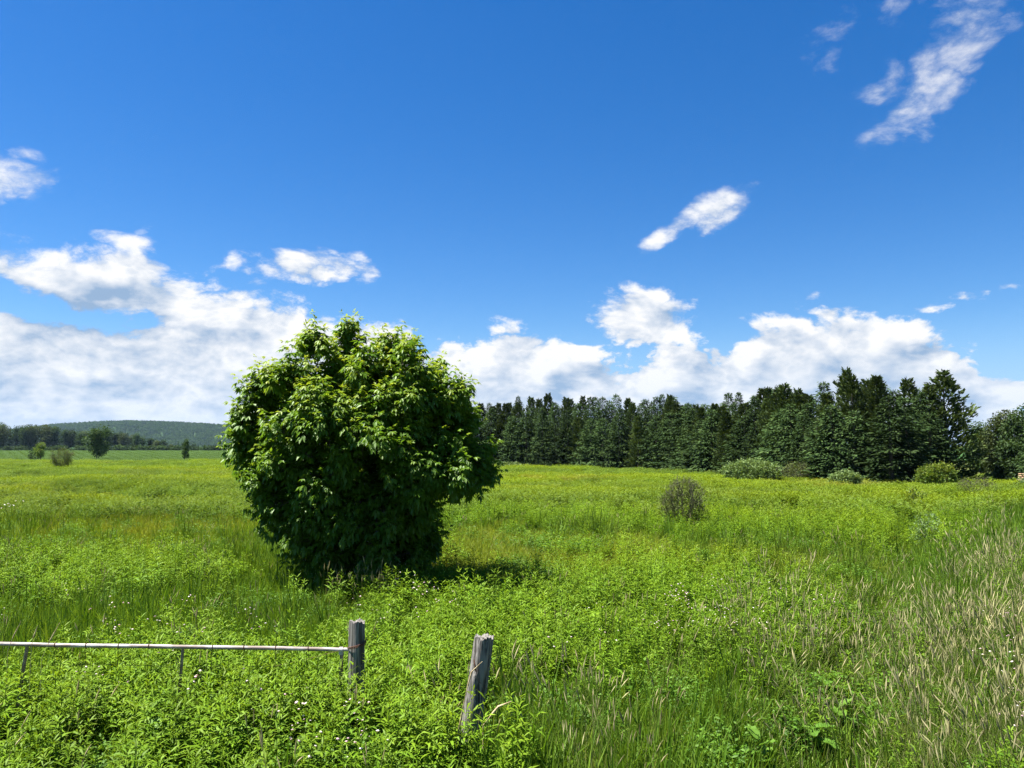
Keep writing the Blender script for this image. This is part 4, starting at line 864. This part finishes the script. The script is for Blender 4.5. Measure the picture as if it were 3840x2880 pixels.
def ring_pts(c, ax, r, n=13, jit=0.0):
    ax = nrm(np.array(ax, float)[None])[0]; a = nrm(np.cross(ax, [0.1, .9, .3])[None])[0]; b = np.cross(ax, a); th = np.linspace(0, 2 * PI, n)
    return np.array(c) + r * (np.cos(th)[:, None] * a + np.sin(th)[:, None] * b)
def hardware():
    # wire bound round the upright post (it comes with the post)
    t, b, h = POST_A; r = .089
    zt = top_z(2432, 8.0) - b[2]; zu = top_z(2405, 8.0) - b[2]
    th = np.linspace(PI * 1.08, PI * 2.15, 14)
    for k in range(3):
        wire(np.stack([(r + .004 * k) * np.cos(th), (r + .004 * k) * np.sin(th), np.linspace(zt + .008 * k, zu + .014 * k, 14)], 1), .0035, 4, 'binding_wire', t)
    th = np.linspace(PI * 1.75, PI * 2.2, 7)
    for k in range(3): wire(np.stack([(r + .006) * np.cos(th), (r + .006) * np.sin(th), zu - .02 + .014 * k + .012 * np.sin(th * 4 + k)], 1), .003, 4, 'binding_wire', t)
    t2, b2, h2 = POST_B
    wire([(-.005 + .09, -.094 + .02, h2 * .80), (.02 + .09, -.102, h2 * .77), (.045 + .09, -.092, h2 * .70), (.09 + .09, -.045, h2 * .66), (.25, -.02, h2 * .60)], .002, 4, 'wire_stub', t2)
    g = Geo(); tube(g, [(.09, -.085, h2 * .86), (.095, -.102, h2 * .83), (.105, -.104, h2 * .795), (.112, -.09, h2 * .77)], [.004, .009, .008, .003], 5); part('staple', g.mesh('staple', M['rust'], True), t2)
    # pipe gate
    d = 8.0
    def wp(px, py, dist): x = (px - 1920) / FPX * dist; return np.array([x, dist, top_z(py, dist)])
    e0 = wp(-420, 2404, 7.85); e1 = wp(1292, 2435, 8.02); c0 = on_col(700, 7.95)
    G = thing('pipe_gate', 'low pipe gate with wire netting, its pale top rail tied to the upright post', 'gate', c0)
    def L(p): return np.array(p) - c0
    rail = [(-420, 2404), (0, 2413), (260, 2420), (600, 2424), (715, 2426), (1000, 2430), (1292, 2436)]
    rp = [wp(px, py, 7.85 + .17 * (px + 420) / 1712) for px, py in rail]
    g = Geo(); tube(g, [L(p) for p in rp], .0205, 12, .5, True); R_ = part('top_rail', g.mesh('top_rail', M['pipe'], True), G)
    g = Geo(); tube(g, [L(rp[-1]) + [.0, 0, 0], L(rp[-1]) + [.07, .0, .002], L(rp[-1]) + [.105, 0, .003]], [.021, .0195, .017], 10, .5, True); part('rail_end', g.mesh('rail_end', M['pipe'], True), R_)
    g = Geo(); tube(g, [L(rp[-1]) + [-.012, 0, 0], L(rp[-1]) + [.028, 0, 0]], [.028, .028], 12, .5, True); tube(g, [L(rp[-1]) + [.008, 0, -.01], L(rp[-1]) + [.008, 0, -.05]], [.026, .025], 12, .5, True); part('tee_joint', g.mesh('tee_joint', M['pipe'], True), R_)
    def rail_at(px): q = 7.85 + .17 * (px + 420) / 1712; return wp(px, np.interp(px, [a for a, _ in rail], [b for _, b in rail]), q)
    for px, px2, py2, r in ((145, 112, 2720, .0165), (715, 706, 2640, .0150), (1297, 1292, 2640, .0190)):
        a = rail_at(px); dd = a[1]; q = wp(px2, py2, dd - .02); zb = float(H(q[0], q[1])); k = (a[2] - zb + .05) / (a[2] - q[2]); bt = a + (q - a) * k
        g = Geo(); tube(g, [L(a - [0, 0, .015]), L(a + (bt - a) * .5), L(bt)], r, 10); lg = part('leg', g.mesh('leg', M['leg'], True), G)
        cpt = a + (bt - a) * .33; g = Geo(); tube(g, [L(cpt), L(cpt + (bt - a) * .03)], r + .004, 10, .5, True); part('pipe_collar', g.mesh('pipe_collar', M['rust'], True), lg)
    R = np.random.RandomState(5)
    ties = [-330, -215, -95, 24, 248, 362, 481, 592, 825, 940, 1056, 1175]
    for px in ties:
        a = rail_at(px); q = ring_pts(L(a), (1, 0, .1), .0235); g = Geo(); tube(g, q, .0042, 5); part('wire_tie', g.mesh('wire_tie', M['rust'], True), R_)
        n = 9; zz = np.linspace(-.02, -.82, n); wire(np.stack([L(a)[0] + np.cumsum(R.normal(0, .004, n)), L(a)[1] - .018 + np.cumsum(R.normal(0, .004, n)), L(a)[2] + zz], 1), .0018, 4, 'upright_wire', G)
    for k, (pa, pb) in enumerate(((2486, 2505), (2545, 2562), (2600, 2625), (2660, 2690))):
        n = 40; xs = np.linspace(-400, 1296, n); q = [L(wp(px, pa + (pb - pa) * (px + 400) / 1696 + 3 * math.sin(px * .011 + k) + R.normal(0, .8), 7.83 + .17 * (px + 420) / 1712)) for px in xs]
        wire(q, .0017, 4, 'netting_wire', G)
    n = 12; q = [L(wp(px, py, 7.97)) for px, py in zip(np.linspace(930, 1285, n), np.linspace(2520, 2440, n) + 6 * np.sin(np.linspace(0, PI, n)))]
    wire(q, .002, 4, 'brace_wire', G)
hardware()

def lumber():
    R = np.random.RandomState(6); dist = 68.0; p = on_col(3880, dist); u = dist / FPX; t = thing('lumber_stack', 'stack of pale sawn slabs on dark bearers at the right edge', 'lumber', p); zb = top_z(1832, dist) - p[2]
    mats = [plain_mat('fresh_sawn_wood', (.50, .34, .18), (.66, .50, .30), 6, .8, 0, .1, (.2, 1, 1)), plain_mat('aged_sawn_wood', (.30, .17, .10), (.50, .36, .22), 6, .8, 0, .1, (.2, 1, 1))]
    for k in range(3):
        g = Geo(); box(g, (-1.2 + 1.2 * k, 0, zb * .5 - .05), (.22, 1.0, zb + .1)); part('bearer', g.mesh('bearer', M['darkbark']), t)
    for k in range(8):
        for j in range(2):
            g = Geo(); ln = 3.3 + R.uniform(-.5, .25) - .12 * k * (j == 0); box(g, (R.uniform(-.15, .15) + .03 * k, -.25 + .5 * j + R.uniform(-.03, .03), zb + .085 + .165 * k), (ln, .46, .14), R.normal(0, .012), .5, .015, R); part('board', g.mesh('board', mats[R.randint(0, 10) > 6]), t)
lumber()

# broad-leaved plants by the ditch and the large lobed leaf in the corner
def big_leaf(R, base, d, L, W, droop, g):
    n = 7; d = np.array(d, float); s = np.array([-d[1], d[0], 0]); s /= max(np.linalg.norm(s), 1e-6); V = []; 
    for i in range(n):
        q = i / (n - 1); c = np.array(base) + d * L * q - np.array([0, 0, droop * L * q * q]); w = W * (math.sin(PI * (.08 + .92 * q)) ** .7) * (1 + .08 * math.sin(q * 23)) * .5 + .002
        for e in (-1, -.5, 0, .5, 1): V.append(c + s * w * e + np.array([0, 0, .10 * W * abs(e) + .012 * math.sin(q * 17 + e * 3)]))
    g.add(V, None, [(i * 5 + j, i * 5 + j + 1, i * 5 + j + 6, i * 5 + j + 5) for i in range(n - 1) for j in range(4)], R.uniform(.4, .9), 0.5)
M['dock'] = leaf_mat('broad_weed_leaf', [(0.050, 0.120, 0.012), (0.085, 0.190, 0.018), (0.130, 0.235, 0.026)], trans=.35, gloss=.02, rnd=.05)
def dock(label, px, py, n, L, W, seed, hgt=.25, toward=None):
    R = np.random.RandomState(seed); b = ground_at(px, py); t = thing('broadleaf_weed', label, 'plant', b, 0, 'broad leaved weeds')
    g = Geo(); tube(g, [(0, 0, -.03), (.01, 0, hgt * .6), (.0, .01, hgt * 1.1)], [.008, .006, .003], 5); part('stalk', g.mesh('stalk', M['dock'], True), t)
    for k in range(n):
        a = k * 2.4 + R.uniform(-.3, .3); e = R.uniform(.25, 1.0); d = nrm(np.array([[math.cos(a), math.sin(a) - .35, e]]))[0]; g = Geo(); z = hgt * (.3 + .8 * k / n)
        big_leaf(R, (0, 0, z), d, L * R.uniform(.7, 1.1), W * R.uniform(.8, 1.1), R.uniform(.2, .6), g); part('leaf', g.mesh('leaf', M['dock'], True), t)
dock('broad leaved dock plant low in the ditch at the bottom right', 3060, 2900, 9, .30, .12, 1, .45)
dock('broad leaved weed with rounded leaves on the near side of the ditch', 3150, 2800, 9, .24, .13, 2, .42)
dock('broad leaved weed standing highest up along the ditch', 3110, 2700, 8, .22, .10, 3, .45)
dock('pale broad leaved weed at the bottom edge left of the ditch', 2850, 2960, 7, .26, .11, 4, .45)
dock('large lobed leaf plant at the bottom edge below the gate', 560, 2960, 7, .20, .13, 5, .5)
dock('small broad leaved weed at the bend of the ditch farther off', 3500, 2130, 8, .26, .11, 6, .4)

def stalks():
    R = np.random.RandomState(15); mt = plain_mat('dry_straw', (.30, .22, .11), (.52, .42, .24), 20, .8, 0, 0)
    def straw(label, pxs, dist, r=.006):
        pts = [np.array([(px - 1920) / FPX * dist, dist, top_z(py, dist)]) for px, py in pxs]; b = on_col(pxs[0][0], dist); pts = [b - [0, 0, .03]] + pts; g = Geo(); n = len(pts)
        t = thing('dry_stalk', label, 'stalk', b); tube(g, [p - b for p in pts[:-2]], np.linspace(r * .5, r * .35, n - 2), 5); part('stem', g.mesh('stem', mt, True), t)
        g = Geo(); tube(g, [pts[-3] - b, (pts[-3] * .6 + pts[-2] * .4) - b, pts[-2] - b, pts[-1] - b], [r * .4, r * 1.2, r * 1.1, r * .3], 6); part('seed_head', g.mesh('seed_head', mt, True), t)
    straw('thick bent buff stalk arching right of the leaning post', [(1815, 2720), (1838, 2690), (1870, 2650), (1918, 2630)], 7.0, .010)
    straw('thin dry stalk crossing the front of the leaning post', [(1735, 2690), (1752, 2600), (1772, 2520), (1812, 2480)], 7.1, .006)
    straw('dry stalk leaning before the leaning post at its foot', [(1712, 2850), (1722, 2760), (1735, 2690), (1742, 2640)], 6.7, .006)
    for i, (a, b, dist) in enumerate((((75, 2440), (118, 2330), 7.7), ((160, 2430), (180, 2345), 7.75), ((200, 2470), (262, 2332), 7.6), ((20, 2700), (64, 2635), 7.0), ((120, 2780), (172, 2660), 6.9), ((100, 2830), (156, 2745), 6.6), ((365, 2860), (395, 2790), 6.4), ((1135, 2870), (1165, 2835), 6.2))):
        m = ((a[0] * .6 + b[0] * .4) - 4, a[1] * .6 + b[1] * .4)
        straw(('buff seed stalk before the gate rail, ' if i < 3 else 'buff seed stalk at the bottom left below the gate, ') + ('leftmost', 'middle one', 'rightmost of three', 'highest on the left', 'second highest', 'third down', 'near the bottom edge', 'the rightmost one')[i], [a, m, ((m[0] + b[0]) / 2, (m[1] + b[1]) / 2), b], dist, .0055)
stalks()

def haze():
    g = Geo(); box(g, (0, 1950, 61), (10600, 7500, 142)); m = bpy.data.materials.new('thin_haze'); m.use_nodes = True; nt = m.node_tree; nt.nodes.clear(); t = Tree(nt)
    o = t.n('ShaderNodeOutputMaterial'); v = t.n('ShaderNodeVolumePrincipled'); v.inputs['Color'].default_value = (.50, .72, 1.0, 1); v.inputs['Density'].default_value = .000033; v.inputs['Anisotropy'].default_value = .2
    t.put(o.inputs['Volume'], v.outputs[0]); ob = bpy.data.objects.new('haze', g.mesh('haze', m)); link(ob); tag(ob, 'thin blue summer haze over the whole landscape', 'haze', None, 'stuff')
haze()
